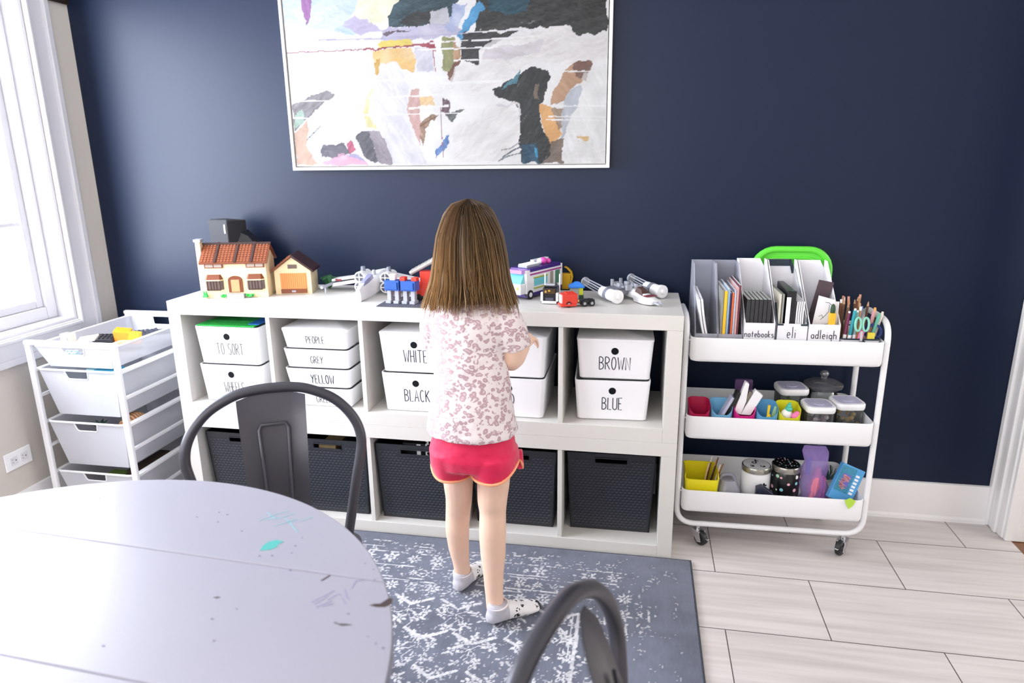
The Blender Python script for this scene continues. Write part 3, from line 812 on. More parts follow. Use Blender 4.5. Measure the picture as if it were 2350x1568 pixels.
# ================================================================== metal chairs
def metal_chair(label):
    o = thing('metal_chair', label, 'chair', (0, 0, 0), 0, 'dark metal chairs at the round table')
    l = R(9); half = [(0, .004), (.05, .001), (.09, -.009), (.14, -.035), (.175, -.07), (.197, -.11), (.204, -.15), (.198, -.19), (.184, -.248), (.165, -.334), (.150, -.40)]
    cv = [(-x, u) for x, u in half[::-1]] + half[1:]
    def pt(x, u, off=0): return Vector((x, u * math.sin(l) - off * math.cos(l), .8375 + u * math.cos(l) + off * math.sin(l)))
    P = [pt(x, u) for x, u in cv]
    S = []
    for i in range(len(P) - 1):   # catmull-rom
        p0, p1, p2, p3 = P[max(i - 1, 0)], P[i], P[i + 1], P[min(i + 2, len(P) - 1)]
        for k in range(5):
            t = k / 5
            S.append(.5 * (2 * p1 + (p2 - p0) * t + (2 * p0 - 5 * p1 + 4 * p2 - p3) * t * t + (3 * p1 - p0 - 3 * p2 + p3) * t ** 3))
    S.append(P[-1])
    obj('back_frame', MB().tube(S, .0125, 14), GUN, o)
    b = MB(); rings = []
    for k in range(13):
        u = -.006 - .40 * k / 12; hw = .079 - .016 * k / 12
        row = []
        for q in range(9):
            x = hw * (q / 4 - 1); bow = -.006 * (1 - (q / 4 - 1) ** 2) + (.004 if abs(q - 4) == 4 else 0)
            row.append(pt(x, u - (.012 * (x / .079) ** 2 if k == 0 else 0), bow + .001 + .008 + .062 * (k / 12) ** .6))
        back = [p + Vector((0, math.cos(l), -math.sin(l))) * .002 for p in row[::-1]]
        rings.append(row + back)
    b.loft(rings); obj('back_splat', b, GUN, o, smooth=50)
    tr = []
    for x, u in ((-.031, -.40), (-.0315, -.32), (-.032, -.24), (-.0325, -.16), (-.033, -.09), (-.027, -.078), (.027, -.078), (.033, -.09), (.0325, -.16), (.032, -.24), (.0315, -.32), (.031, -.40)): tr.append(pt(x * (1 - .28 * max(0, (-u - .09) / .31)), u, .011 + .062 * (-u / .40) ** .6))
    obj('embossed_rib', MB().tube(tr, .0042, 8, flat=.8), GUN, o)
    seat = MB().loft([rrect(-.165, .165, -.43, -.055, .436, .05), rrect(-.18, .18, -.445, -.045, .446, .05), rrect(-.18, .18, -.445, -.045, .452, .05), rrect(-.165, .165, -.43, -.06, .456, .05), rrect(-.14, .14, -.40, -.08, .452, .04)])
    obj('seat', seat, GUN, o, smooth=50)
    for sx_ in (-1, 1):
        obj('leg', MB().tube([(sx_ * .15, -.075, .44), (sx_ * .175, -.05, .25), (sx_ * .205, -.02, .0125)], [.018, .016, .012], 10, flat=.7), GUN, o)
        obj('leg', MB().tube([(sx_ * .15, -.40, .44), (sx_ * .175, -.43, .25), (sx_ * .20, -.455, .0125)], [.018, .016, .012], 10, flat=.7), GUN, o)
    obj('brace', MB().tube([(-.165, -.06, .30), (0, -.23, .30), (.165, -.415, .30)], .006, 8).tube([(.165, -.06, .30), (0, -.23, .308), (-.165, -.415, .30)], .006, 8), GUN, o)
    return o
c1 = metal_chair('dark metal chair with arched back between table and shelf'); c1.location = (.8378, -.7618, .0035); c1.rotation_euler.z = R(29)
c2 = copy_tree(c1); c2.location = (1.613, -1.510, .0035); c2.rotation_euler.z = R(74.5)
c2['label'] = 'dark metal chair in the foreground right of the table, seen edge-on from the side'

for ch in c2.children:
    if ch.name.startswith(('back_splat', 'embossed_rib')): ch.rotation_euler.z = R(27); ch.location = (.0, -.040, 0)

# ================================================================== wire drawer unit
DW, DD, DH = .365, .52, .735
du = thing('drawer_unit', 'white wire mesh drawer unit between the window and the shelf', 'drawer unit', (-.527, -.100, 0))
MESH = mat('white_wire_mesh', '#cfd0d8', .45, alpha=.86)
for x in (.0, DW):
    for y in (0, DD):
        sx = x - .012 if x == 0 else x - .012
        obj('post', MB().box(x - .012, x + .012, y - .009, y + .009, .0, DH - .006), METW, du, bevel=.006, seg=3)
for y in (0, DD): obj('top_bar', MB().box(-.014, DW + .014, y - .011, y + .011, DH - .014, DH + .004), METW, du, bevel=.007, seg=3)
for z in (.205, .413, .622, .521, .316, .110):
    for x in (.006, DW - .006): obj('runner', MB().box(x - .006, x + .006, .006, DD - .006, z - .006, z + .006), METW, du, bevel=.002)
for y in (0, DD): obj('bottom_bar', MB().box(-.01, DW + .01, y - .008, y + .008, .03, .045), METW, du, bevel=.004)
def drawer(zt, h, nm='drawer'):
    d = thing(nm, None, None); d.parent = du
    xa, xb, xc, xd = .020, DW - .020, .050, DW - .050
    ya, yb, yc, yd = .006, DD - .006, .03, DD - .03
    zb = zt - h
    b = MB()
    def quad(p): b.add(p, [(0, 1, 2, 3)])
    quad([(xc, yc, zb), (xd, yc, zb), (xd, yd, zb), (xc, yd, zb)])
    quad([(xa, ya, zt), (xa, yb, zt), (xc, yd, zb), (xc, yc, zb)]); quad([(xb, ya, zt), (xd, yc, zb), (xd, yd, zb), (xb, yb, zt)])
    fr = []
    for (y0, y1) in ((ya, yc), (yb, yd)):
        def pp(fx, t): # fx across, t down
            xl = xa + (xc - xa) * t; xr = xb + (xd - xb) * t
            return (xl + (xr - xl) * fx, y0 + (y1 - y0) * t, zt - h * t)
        t1 = .004 / h; t2 = .034 / h; f0, f1, g0, g1 = .33, .64, .36, .62
        quad([pp(0, 0), pp(f0, 0), pp(g0, t2), pp(0, t2)]); quad([pp(f1, 0), pp(1, 0), pp(1, t2), pp(g1, t2)])
        quad([pp(0, t2), pp(1, t2), pp(1, 1), pp(0, 1)])
        fr.append([pp(f0, 0), pp(g0 - .01, t2 * .8), pp(g0 + .01, t2), pp(g1 - .01, t2), pp(g1 + .01, t2 * .8), pp(f1, 0)])
    obj('mesh_basket', b, MESH, d, smooth=0)
    b = MB().tube(rrect(xa - .004, xb + .004, ya - .004, yb + .004, zt + .002, .02, 4), .0042, 8, closed=True)
    obj('rim', b, METW, d)
    for f_ in fr: obj('handle_edge', MB().tube(f_, .0026, 6), METW, d)
for zt, h in ((.716, .085), (.624, .185), (.415, .185), (.208, .17)): drawer(zt, h)
DX, DY = -.527, -.100
def loose(name, label, cat, mb, m, loc, rot=(0, 0, 0), bevel=.001, group=None):
    return tag(obj(name, mb, m, bevel=bevel, loc=(DX + loc[0], DY + loc[1], loc[2]), rot=tuple(R(a) for a in rot)), label, cat, group)
ORNG = mat('orange_toy_plastic', '#f39a2b', .35); YEL = mat('yellow_toy_plastic', '#f3c432', .35); BLUET = mat('teal_blue_plastic', '#2aa3c9', .4)
def brick(nx, ny, h=.0096, u=.016):
    b = MB().box(0, nx * u, 0, ny * u, 0, h)
    for i in range(nx):
        for j in range(ny): b.lathe([(.0048, h), (.0048, h + .0035)], ((i + .5) * u, (j + .5) * u, 0), 8)
    return b
zf = .634
b = MB().prism([(0, 0, 0), (.05, 0, 0), (.058, 0, .035), (.0, 0, .045)], (0, .05, 0)).box(-.03, 0, .015, .035, .01, .02)
loose('toy_digger_bucket', 'orange toy digger bucket on the heap in the top wire drawer', 'toy', b, ORNG, (.155, .245, .672), (10, 0, 20))
b = MB().prism([(0, 0, 0), (.04, 0, 0), (.045, 0, .03), (.0, 0, .035)], (0, .03, 0))
loose('toy_shovel', 'yellow-orange toy scoop beside the orange digger bucket', 'toy', b, YEL, (.205, .26, .674), (0, 0, 15))
b = MB().tube([(0, 0, 0), (.05, .05, .018), (.11, .09, .01)], .009, 8).ball((0, 0, 0), .014)
loose('toy_crane_arm', 'pale orange toy crane arm along the right side of the top drawer', 'toy', b, mat('pale_orange_plastic', '#f3b083', .4), (.215, .10, .682))
loose('brick_wall_toy', 'black toy brick panel left of the orange bucket in the top drawer', 'toy', brick(5, 3, .02), BLK, (.08, .215, .668), (15, 0, 12))
for i, (lx, ly, a, lb) in enumerate(((.15, .35, 20, 'dark grey toy brick strip at the back left of the top drawer'), (.20, .40, -30, 'dark grey toy brick strip at the far back of the top drawer'), (.255, .37, 10, 'dark grey toy brick strip near the back right of the top drawer'), (.235, .31, 50, 'dark grey toy brick strip behind the crane arm in the top drawer'))):
    loose('toy_brick', lb, 'toy brick', brick(4, 2, .016), GREYD, (lx, ly, .664 + .004 * i), (8, -5, a), group='dark grey brick strips in the top drawer')
for i, (lx, ly, a, lb) in enumerate(((.22, .34, 40, 'white toy stick lying on dark bricks in the top drawer'), (.27, .40, 20, 'white toy stick at the back right of the top drawer'))):
    loose('toy_stick', lb, 'toy', MB().box(0, .07, 0, .008, 0, .006), PLASW, (lx, ly, .690 + .004 * i), (0, -6, a), group='white sticks in the top drawer')
b = MB().box(0, .045, 0, .03, 0, .055).lathe([(.010, -.004), (.010, .0), (.005, .001)], (.026, 0, .04), 12, 'y')
o = loose('toy_camera', 'small beige toy block with a round knob poking out of the top drawer', 'toy', b, mat('beige_plastic', '#d8d2c8', .45), (.07, .075, .690), (0, 0, -6))
loose('toy_tray', 'flat white toy tray with thin dark edges at the front of the top drawer', 'toy', MB().box(0, .07, 0, .05, 0, .006).box(.0, .07, -.001, 0, .001, .003), mat('silver_grey_plastic', '#c9c6c4', .4), (.11, .10, .70), (12, -8, 18))
loose('toy_slope', 'yellow toy slope seen through the top drawer handle', 'toy', MB().prism([(0, 0, 0), (.05, 0, 0), (.05, 0, .03)], (0, .03, 0)), YEL, (.19, .035, .655), (0, 0, 5))
loose('toy_tile', 'pale blue toy tile seen through the top drawer handle', 'toy', brick(3, 2, .03), mat('pale_blue_plastic', '#9fc4d6', .4), (.11, .035, .650), (20, 0, 8))
loose('toy_box', 'turquoise toy box in the second wire drawer', 'toy box', MB().box(0, .085, 0, .06, 0, .176), BLUET, (.215, .05, .4405))
loose('toy_box', 'pale aqua toy box beside the turquoise one in the second drawer', 'toy box', MB().box(0, .038, 0, .05, 0, .174), mat('pale_aqua_plastic', '#a9dbe6', .4), (.172, .06, .4405))
b = MB().tube([(0, .13 * i / 14, .02 * math.sin(i * .35)) for i in range(15)], .034, 12)
sm = mat('striped_orange_fur', '#c98d57', .8)
nt = sm.node_tree; wv = nt.nodes.new('ShaderNodeTexWave'); wv.inputs['Scale'].default_value = 22; wv.inputs['Distortion'].default_value = 2; wv.bands_direction = 'Y'
tc = nt.nodes.new('ShaderNodeTexCoord'); cr = nt.nodes.new('ShaderNodeValToRGB'); cr.color_ramp.elements[0].color = lin('9a5a3a'); cr.color_ramp.elements[1].color = lin('dcb489')
nt.links.new(tc.outputs['Object'], wv.inputs['Vector']); nt.links.new(wv.outputs['Fac'], cr.inputs[0]); nt.links.new(cr.outputs[0], nt.nodes['Principled BSDF'].inputs['Base Color'])
loose('striped_toy', 'brown striped soft toy in the third wire drawer', 'toy', b, sm, (.295, .07, .372), bevel=0)
b = MB()
for k in range(7):
    a = k * .9; b.tube([(0, 0, 0), (.015 * math.cos(a), .015 * math.sin(a), .03), (.03 * math.cos(a), .03 * math.sin(a), .038)], [.004, .006, .001], 6)
b.cyl((0, 0, -.11), (0, 0, 0), .006, 8)
loose('toy_palm', 'dark green toy palm in the third wire drawer', 'toy plant', b, mat('dark_green_plastic', '#20402f', .5), (.195, .055, .366), bevel=0)
loose('toy_block', 'olive green toy block in the lowest visible wire drawer', 'toy', MB().box(0, .075, 0, .05, 0, .135), mat('olive_green_plastic', '#5f7a2d', .5), (.185, .05, .0475))
loose('toy_block', 'dark brown toy block at the right of the lowest visible drawer', 'toy', MB().box(0, .045, 0, .20, 0, .15), mat('dark_brown_plastic', '#3a2a20', .5), (.266, .07, .0475))

# ================================================================== toys on top of the shelf
ZT = .8802
TAN = mat('tan_brick_plastic', '#f2dcb2', .38, var=.04, vscale=60); BRN = mat('brown_roof_plastic', '#7d4023', .38); BRND = mat('dark_brown_roof_plastic', '#3c2220', .38); SAL = mat('salmon_door_plastic', '#e39a6b', .42)
SMOK = mat('smoked_window_plastic', '#6a5a55', .2)
ho = thing('toy_house', 'tan toy brick house with brown roof near the left end of the shelf', 'toy house', (.105, .064, ZT), R(14))
obj('wall', MB().box(0, .243, 0, .115, 0, .136).prism([(0, 0, .136), (0, .115, .136), (0, .0575, .184)], (.010, 0, 0)).prism([(.233, 0, .136), (.233, .115, .136), (.233, .0575, .184)], (.010, 0, 0)), TAN, ho, bevel=.0006)
rb = MB()
for s_ in (0, 1):
    y0, y1 = (-.012, .060) if s_ == 0 else (.127, .055)
    rb.prism([(.006, y0, .127), (.006, y1, .190), (.006, y1, .196), (.006, y0, .133)], (.246, 0, 0))
obj('roof', rb, BRN, ho, bevel=.0006)
st = MB()
dy, dz = .072, .063; ln = math.hypot(dy, dz); uy, uz = dy / ln, dz / ln
for i in range(20):
    if i in (4, 10, 15): continue
    x = .016 + i * .0119
    for j in range(8):
        d = .008 + j * .0108; c = Vector((x, -.012 + uy * d, .133 + uz * d)); nn = Vector((0, -uz, uy))
        st.tube([c, c + nn * .002], .0038, 6)
obj('roof_studs', st, mat('rust_brown_stud', '#9c5634', .35), ho, smooth=30)
rb = MB()
for i in (4, 10, 15):
    x = .016 + i * .0119; rb.prism([(x - .004, -.013, .133), (x - .004, .060, .197), (x - .004, .060, .201), (x - .004, -.013, .137)], (.008, 0, 0))
obj('roof_ridge', rb.box(.004, .254, .052, .063, .191, .199), BRND, ho)
obj('chimney', MB().box(-.014, .004, .03, .055, 0, .205), TAN, ho, bevel=.0008)
obj('chimney_cap', MB().box(-.018, .008, .026, .059, .205, .215), GREYL, ho, bevel=.0008)
for x0 in (.022, .172):
    f = obj('upper_window', MB().box(x0, x0 + .066, -.004, .002, .112, .129), BRN, ho)
    for k in (0, 1): obj('pane', MB().box(x0 + .004 + k * .031, x0 + .031 + k * .031, -.0046, -.003, .115, .126), mat('clear_toy_pane', '#b9a9a0', .15), f)
for x0 in (.018, .168):
    w_ = obj('bay_window', MB().prism([(x0, 0, .032), (x0 + .010, -.012, .032), (x0 + .056, -.012, .032), (x0 + .066, 0, .032)], (0, 0, .034)), SMOK, ho)
    obj('bay_roof', MB().loft([[(x0 - .001, -.0, .069), (x0 + .009, -.014, .069), (x0 + .057, -.014, .069), (x0 + .067, 0, .069)], [(x0 + .008, 0, .088), (x0 + .012, -.004, .088), (x0 + .054, -.004, .088), (x0 + .058, 0, .088)]]), BRN, w_)
    obj('bay_sill', MB().prism([(x0 - .002, 0, .066), (x0 + .009, -.015, .066), (x0 + .057, -.015, .066), (x0 + .068, 0, .066)], (0, 0, .004)), TAN, w_)
    mb = MB()
    for px_, py_ in ((x0 + .010, -.0125), (x0 + .0225, -.0125), (x0 + .033, -.0125), (x0 + .0435, -.0125), (x0 + .056, -.0125)): mb.box(px_ - .0012, px_ + .0012, py_ - .0008, py_ + .002, .032, .066)
    obj('mullion', mb.box(x0 + .008, x0 + .058, -.0135, -.010, .030, .034), BRND, w_)
pts = [(.101, -.004, .020), (.153, -.004, .020), (.153, -.004, .066)] + [(.127 + .026 * math.cos(R(a)), -.004, .066 + .016 * math.sin(R(a))) for a in range(15, 180, 15)] + [(.101, -.004, .066)]
dr = obj('arched_doorway', MB().prism(pts, (0, .006, 0)), BRN, ho, bevel=.001)
obj('door', MB().box(.112, .143, -.006, -.003, .022, .068), SAL, ho, bevel=.003)
obj('door_step', MB().box(.096, .158, -.018, -.0005, 0, .016), GREYL, ho, bevel=.0006).location.z = 0
for x0, w2 in ((.002, .022), (.072, .024), (.160, .034)):
    lb = MB()
    for k in range(7): lb.tube([(x0 + w2 * .5 + random.uniform(-.4, .4) * w2, -.008 + random.uniform(-.004, .004), .0065), (x0 + w2 * .5 + random.uniform(-.5, .5) * w2, -.010 + random.uniform(-.004, .004), random.uniform(.014, .030 if x0 < .01 else .014))], [.006, .002], 5)
    obj('shrub', lb, GRN, ho)
ga = thing('toy_garage', 'tan toy brick garage with orange roller door beside the toy house', 'toy house', (.345, .170, ZT), R(14))
obj('wall', MB().box(0, .136, 0, .115, 0, .090).prism([(0, 0, .090), (.136, 0, .090), (.068, 0, .140)], (0, .115, 0)), TAN, ga, bevel=.0006)
obj('roof', MB().prism([(-.010, -.010, .083), (.068, -.010, .142), (.068, -.010, .152), (-.010, -.010, .092)], (0, .13, 0)), BRN, ga, bevel=.0006)
obj('roof', MB().prism([(.146, -.010, .083), (.068, -.010, .142), (.068, -.010, .152), (.146, -.010, .092)], (0, .13, 0)), BRND, ga, bevel=.0006)
st = MB()
for i in range(6):
    for j in range(8):
        c = Vector((-.006 + .0122 * i, -.004 + .015 * j, .094 + .0094 * i)); st.tube([c, c + Vector((-.001, 0, .002))], .0042, 6)
obj('roof_studs', st, mat('rust_brown_stud', '#9c5634', .35), ga)
obj('roller_door', MB().box(.022, .118, -.003, .001, .020, .080), mat('orange_roller_door', '#e9924f', .42), ga)
st = MB()
for i in range(12):
    for j in range(9): st.tube([(.027 + i * .0078, -.003, .024 + j * .0066), (.027 + i * .0078, -.0048, .024 + j * .0066)], .0026, 6)
obj('door_studs', st, mat('orange_door_stud', '#f0a566', .4), ga)
obj('door_base', MB().box(.022, .118, -.006, .001, .004, .020), BRN, ga)
obj('plate', MB().box(.062, .077, -.0075, -.005, .008, .015), GREYL, ga)
obj('vent_window', MB().box(.053, .086, -.003, .001, .098, .113), SMOK, ga)
b = MB()
for k in range(16): a = random.random() * 6.28; b.tube([(0, 0, .0045), (.018 * math.cos(a), .018 * math.sin(a), .03 + random.random() * .02), (.035 * math.cos(a), .03 * math.sin(a), random.uniform(.02, .05))], [.004, .010, .002], 5)
tag(obj('toy_bush', b, mat('deep_green_plastic', '#1f5a35', .45), loc=(.503, .30, ZT)), 'dark green toy bush behind the toy garage', 'toy plant')
# speaker
spk = thing('speaker', 'black speaker standing behind the toy house against the wall', 'speaker', (.055, .30, ZT), R(-8))
obj('cabinet', MB().loft([[( -.055, 0, z), (.040, -.004, z), (.058, .045, z), (.052, .095, z), (-.05, .095, z)] for z in (0, .20, .262)] + [[(-.050, .004, .270), (.036, .002, .270), (.050, .045, .266), (.045, .09, .262), (-.045, .09, .266)]]), mat('black_speaker_grille', '#2b2b31', .75, bump=.2, bscale=900), spk, bevel=.006, seg=3)
obj('side_shadow_block', MB().loft([[(.045, .02, z), (.125, .06, z), (.125, .12, z), (.04, .12, z)] for z in (0, .16)] + [[(.048, .04, .225), (.075, .07, .20), (.075, .11, .20), (.045, .11, .225)]]), BLK, spk, bevel=.006, seg=3)  # black block standing in for the speaker's side and its wall shadow
obj('logo_strip', MB().box(.0255, .0315, -.0066, -.0035, .222, .250).ball((.0275, -.0045, .219), .0045, .0015, .0045), PLASW, spk)

# toy spaceships (plain generic builds)
WTOY = mat('white_toy_plastic', '#eeeef0', .34); TRED = mat('dark_red_plastic', '#7d2a35', .4)
def disc_engine(mb, c, r, L, d):
    c = Vector(c); d = Vector(d).normalized()
    mb.m(0); mb.tube([c, c + d * L], r, 16); mb.m(1); mb.tube([c - d * .0006, c + d * .002], r * .78, 16)
    x = d.cross(Vector((0, 0, 1))).normalized(); y = x.cross(d); mb.m(0)
    for v in (x, y): mb.tube([c - d * .0015 + v * r * .78, c - d * .0015 - v * r * .78], r * .09, 5)
    mb.tube([c - d * .002, c], r * .2, 8)
s1 = thing('toy_spaceship', 'white winged toy spaceship with four round engines left of the girl', 'toy spaceship', (.722, .225, ZT), R(-2))
obj('fuselage', MB().loft([[(x * w2, y, z0 + h2 * q) for x, q in ((-1, 0), (1, 0), (1, .7), (.55, 1), (-.55, 1), (-1, .7))] for y, w2, z0, h2 in ((-.150, .011, .003, .040), (-.128, .013, .003, .052), (-.10, .014, .006, .056), (-.03, .020, .012, .056), (.05, .024, .020, .064), (.13, .022, .022, .056))]), WTOY, s1)
obj('nose_foot', MB().box(-.010, .010, -.148, -.128, 0, .006).box(-.008, .008, .09, .12, 0, .024), GREYL, s1)
obj('canopy', MB().loft([[(-.011, -.118, .052), (.011, -.118, .052), (.012, -.03, .062), (-.012, -.03, .062)], [(-.007, -.100, .066), (.007, -.100, .066), (.009, -.032, .082), (-.009, -.032, .082)]]), mat('tinted_toy_canopy', '#8f90b4', .15), s1)
obj('droid_stub', MB().ball((0, .0, .086), .008).cyl((0, 0, .07), (0, 0, .088), .008, 10), GREYL, s1)
for sx_ in (-1, 1):
    w_ = obj('wing', MB().prism([(sx_ * .02, .0, .046), (sx_ * .075, .01, .040), (sx_ * .185, .02, .020), (sx_ * .185, .075, .020), (sx_ * .02, .12, .046)], (0, 0, .012)).prism([(sx_ * .02, .0, .060), (sx_ * .075, .01, .058), (sx_ * .185, .02, .040), (sx_ * .185, .075, .040), (sx_ * .02, .12, .060)], (0, 0, .008)), WTOY, s1)
    obj('wing_stripe', MB().box(sx_ * .155 - .012, sx_ * .155 + .012, .012, .03, .044, .051), TRED, w_)
    obj('wing_cannon', MB().cyl((sx_ * .188, -.06, .030), (sx_ * .188, .09, .030), .006, 8).cyl((sx_ * .188, -.03, .004), (sx_ * .188, -.03, .03), .004, 6), GREYL, w_)
    e = MB()
    disc_engine(e, (sx_ * .052, -.018, .066), .0205, .075, (0, 1, 0)); disc_engine(e, (sx_ * .052, -.022, .030), .0205, .075, (0, 1, 0))
    obj('engine', e, [WTOY, GREYD], s1)
    obj('engine_stack', MB().tube([(sx_ * .052, .02, .084), (sx_ * .052, .02, .102)], [.010, .008], 10), GREYM, s1)
s3 = thing('toy_spaceship', 'pale grey toy spaceship with two long engine pods at the right of the shelf', 'toy spaceship', (1.672, .262, ZT), R(37))
obj('hull', MB().loft([[(x * w2, y, z0 + h2 * q) for x, q in ((-1, 0), (1, 0), (1, .6), (.5, 1), (-.5, 1), (-1, .6))] for y, w2, z0, h2 in ((-.152, .020, .006, .012), (-.12, .027, .003, .026), (-.06, .024, .003, .036), (-.04, .014, .010, .028), (.09, .013, .012, .028))]), WTOY, s3)
obj('canopy', MB().loft([[(-.018, -.10, .027), (.018, -.10, .027), (.018, -.055, .036), (-.018, -.055, .036)], [(-.010, -.08, .046), (.010, -.08, .046), (.012, -.058, .052), (-.012, -.058, .052)]]), mat('brown_toy_canopy', '#5b4440', .2), s3)
obj('nose_stripe', MB().box(-.022, .022, -.128, -.108, .0285, .031), TRED, s3)
obj('nose_gun', MB().cyl((-.008, -.150, .012), (-.008, -.180, .010), .004, 8).cyl((.008, -.150, .012), (.008, -.176, .010), .004, 8), GREYL, s3)
obj('cross_wing', MB().box(-.095, .095, -.012, .045, .020, .034).box(-.06, .06, .0, .06, .034, .040), GREYM, s3)
gb = MB()
for k in range(26): x, y = random.uniform(-.03, .03), random.uniform(-.03, .11); gb.box(x, x + random.uniform(.006, .016), y, y + random.uniform(.005, .02), .034, .042 + random.random() * .014)
obj('greebles', gb, GREYL, s3)
for sx_ in (-1, 1):
    X0 = sx_ * .096
    p_ = obj('engine_pod', MB().tube([(X0, -.062, .026), (X0, -.03, .026), (X0, .03, .030)], [.018, .021, .019], 16), WTOY, s3)
    obj('pod_cap', MB().tube([(X0, -.066, .026), (X0, -.052, .026)], [.0235, .0235], 18).tube([(X0, -.074, .026), (X0, -.066, .026)], [.006, .011], 12), WTOY, p_)
    rb = MB()
    for q in range(4):
        a = R(45 + 90 * q); rb.tube([(X0 + .015 * math.cos(a), .02, .030 + .015 * math.sin(a)), (X0 + .011 * math.cos(a), .145 - .02 * (sx_ > 0), .048 + .013 * math.sin(a))], .0028, 6)
    rb.tube([(X0, .14 - .02 * (sx_ > 0), .047), (X0, .148 - .02 * (sx_ > 0), .048)], .017, 12)
    obj('pod_rail', rb, GREYL, p_)
    obj('pod_band', MB().tube([(X0, -.015, .026), (X0, .0, .028)], .0225, 14), GREYM, p_)

# baseplate with walkers and launcher
bp = thing('baseplate', 'dark grey studded baseplate at the front edge left of the girl', 'toy plate', (.812, .006, ZT))
obj('plate', MB().box(0, .19, 0, .17, 0, .003), GREYD, bp)
sb = MB()
for i in range(23):
    for j in range(20): sb.lathe([(.0025, .003), (.0025, .0046)], (.004 + i * .0082, .006 + j * .0083, 0), 6)
obj('studs', sb, mat('blue_grey_stud', '#6a6d80', .4), bp, smooth=30)
BLUE = mat('royal_blue_plastic', '#2759b0', .35); REDT = mat('bright_red_plastic', '#dd3c2b', .35)
def walker(label, x, y, top):
    o = thing('toy_walker', label, 'toy robot', (x, y, ZT + .0048), R(-6), 'two-legged blue toy walkers')
    o.scale = (1.22, 1.22, 1.25)
    for sx_ in (-1, 1):
        obj('leg', MB().box(sx_ * .012 - .006, sx_ * .012 + .006, -.008, .008, .004, .036), GREYL, o, bevel=.0006)
        obj('foot', MB().box(sx_ * .012 - .008, sx_ * .012 + .008, -.016, .012, 0, .008), GREYL, o, bevel=.0006)
    obj('body', MB().box(-.023, .023, -.014, .018, .036, .064).box(-.018, .018, -.018, -.012, .040, .060), BLUE, o, bevel=.0008)
    if top:
        obj('shoulder', MB().box(-.026, -.010, -.01, .01, .064, .074).box(.010, .026, -.01, .01, .064, .074), REDT, o, bevel=.0008)
    else:
        obj('head', MB().box(-.009, .009, -.008, .008, .064, .082), PLASW, o, bevel=.003, seg=3)
    return o
walker('blue toy walker with white head on the dark grey baseplate', .858, .062, False)
walker('blue toy walker with red shoulders on the dark grey baseplate', .918, .058, True)
la = thing('toy_launcher', 'red toy truck with a raised grey double rail behind the blue walkers', 'toy vehicle', (.950, .128, ZT + .0048), R(8))
obj('body', MB().box(-.035, .06, -.02, .03, .016, .060).box(-.012, .03, -.02, .02, .060, .104), REDT, la, bevel=.0008)
for px_ in (-.02, .04): obj('wheel', MB().lathe([(.012, -.025), (.012, .035)], (px_, 0, .012), 14, 'y'), BLACKR, la)
b = MB()
for dy in (-.010, .010):
    b.tube([(-.048, dy, .096), (.052, dy, .150)], .0075, 8)
    for k in range(8): t = k / 7; b.tube([(-.04 + .085 * t, dy - .006, .106 + .046 * t), (-.04 + .085 * t, dy + .006, .106 + .046 * t)], .0055, 6)
obj('rail', b, mat('pale_grey_plastic', '#b5b3b0', .4), la)

# camper bus and trucks
PURD = mat('deep_purple_plastic', '#40267d', .38); LILA = mat('lilac_plastic', '#b58ad6', .4); PINK = mat('hot_pink_plastic', '#d94fae', .4); LIME = mat('lime_plastic', '#a8b43c', .4); MAG = mat('magenta_stripe', '#a8468f', .4)
AQUA = mat('aqua_clear_window', '#79cfdb', .15)
bu = thing('toy_bus', 'white and purple toy camper bus just right of the girl', 'toy vehicle', (1.312, .180, ZT), R(64))
obj('body', MB().box(0, .235, 0, .085, .022, .105), WTOY, bu, bevel=.001)
obj('chassis', MB().box(.004, .165, .001, .084, .008, .022).box(.2, .234, .001, .084, .008, .022), PURD, bu)
obj('roof', MB().box(.02, .222, -.0006, .0856, .098, .110), PURD, bu, bevel=.0006)
obj('roof_vent', MB().box(.03, .11, .02, .06, .110, .119), GREYL, bu, bevel=.001)
rf = MB()
for k in range(9): rf.box(.034 + k * .0085, .038 + k * .0085, .02, .06, .119, .1215)
obj('vent_rib', rf, PLASW, bu)
fl = obj('roof_flower', MB().ball((.150, .03, .122), .013).ball((.168, .02, .120), .010), PINK, bu); obj('flower_petal', MB().ball((.140, .04, .120), .011).ball((.16, .045, .120), .011), PLASW, fl)
obj('roof_wing', MB().box(.13, .23, .06, .075, .110, .124), WTOY, bu); obj('front_cab_roof', MB().box(-.018, .02, .01, .075, .095, .108), LILA, bu)
obj('hood', MB().box(-.030, .0, .006, .079, .022, .060), WTOY, bu, bevel=.003)
obj('windscreen', MB().prism([(0, 0, 0), (-.022, 0, 0), (0, 0, .034)], (0, .06, 0)), AQUA, bu, loc=(0, .012, .060))
obj('stripe', MB().box(.02, .225, -.0012, .001, .086, .092), MAG, bu)
obj('side_window', MB().box(.045, .13, -.0012, .002, .045, .074), AQUA, bu); obj('window_trim', MB().box(.043, .132, -.0018, .001, .072, .077).box(.043, .132, -.0018, .001, .034, .039), LIME, bu)
obj('door', MB().box(.150, .170, -.0012, .002, .030, .084), mat('grey_clear_door', '#a59c92', .2), bu); obj('door', MB().box(.185, .215, -.0012, .002, .034, .084), mat('green_door_glass', '#5c8a72', .2), bu)
for x in (.02, .185):
    for y in (-.003, .074): wl = obj('wheel', MB().lathe([(.017, 0), (.017, .014)], (x, y, .0172), 16, 'y'), BLACKR, bu); obj('hubcap', MB().lathe([(.009, -.001 if y < 0 else .0145), (.009, .0 if y < 0 else .0155)], (x, y, .0172), 12, 'y'), PLASW, wl)
obj('headlight', MB().ball((-.030, .02, .045), .006).ball((-.030, .065, .045), .006), mat('yellow_lamp', '#f2e08a', .3), bu)
sl = MB()
prof = [(0, .0), (.004, .02), (.010, .045), (.006, .065), (-.008, .08), (-.018, .085)]
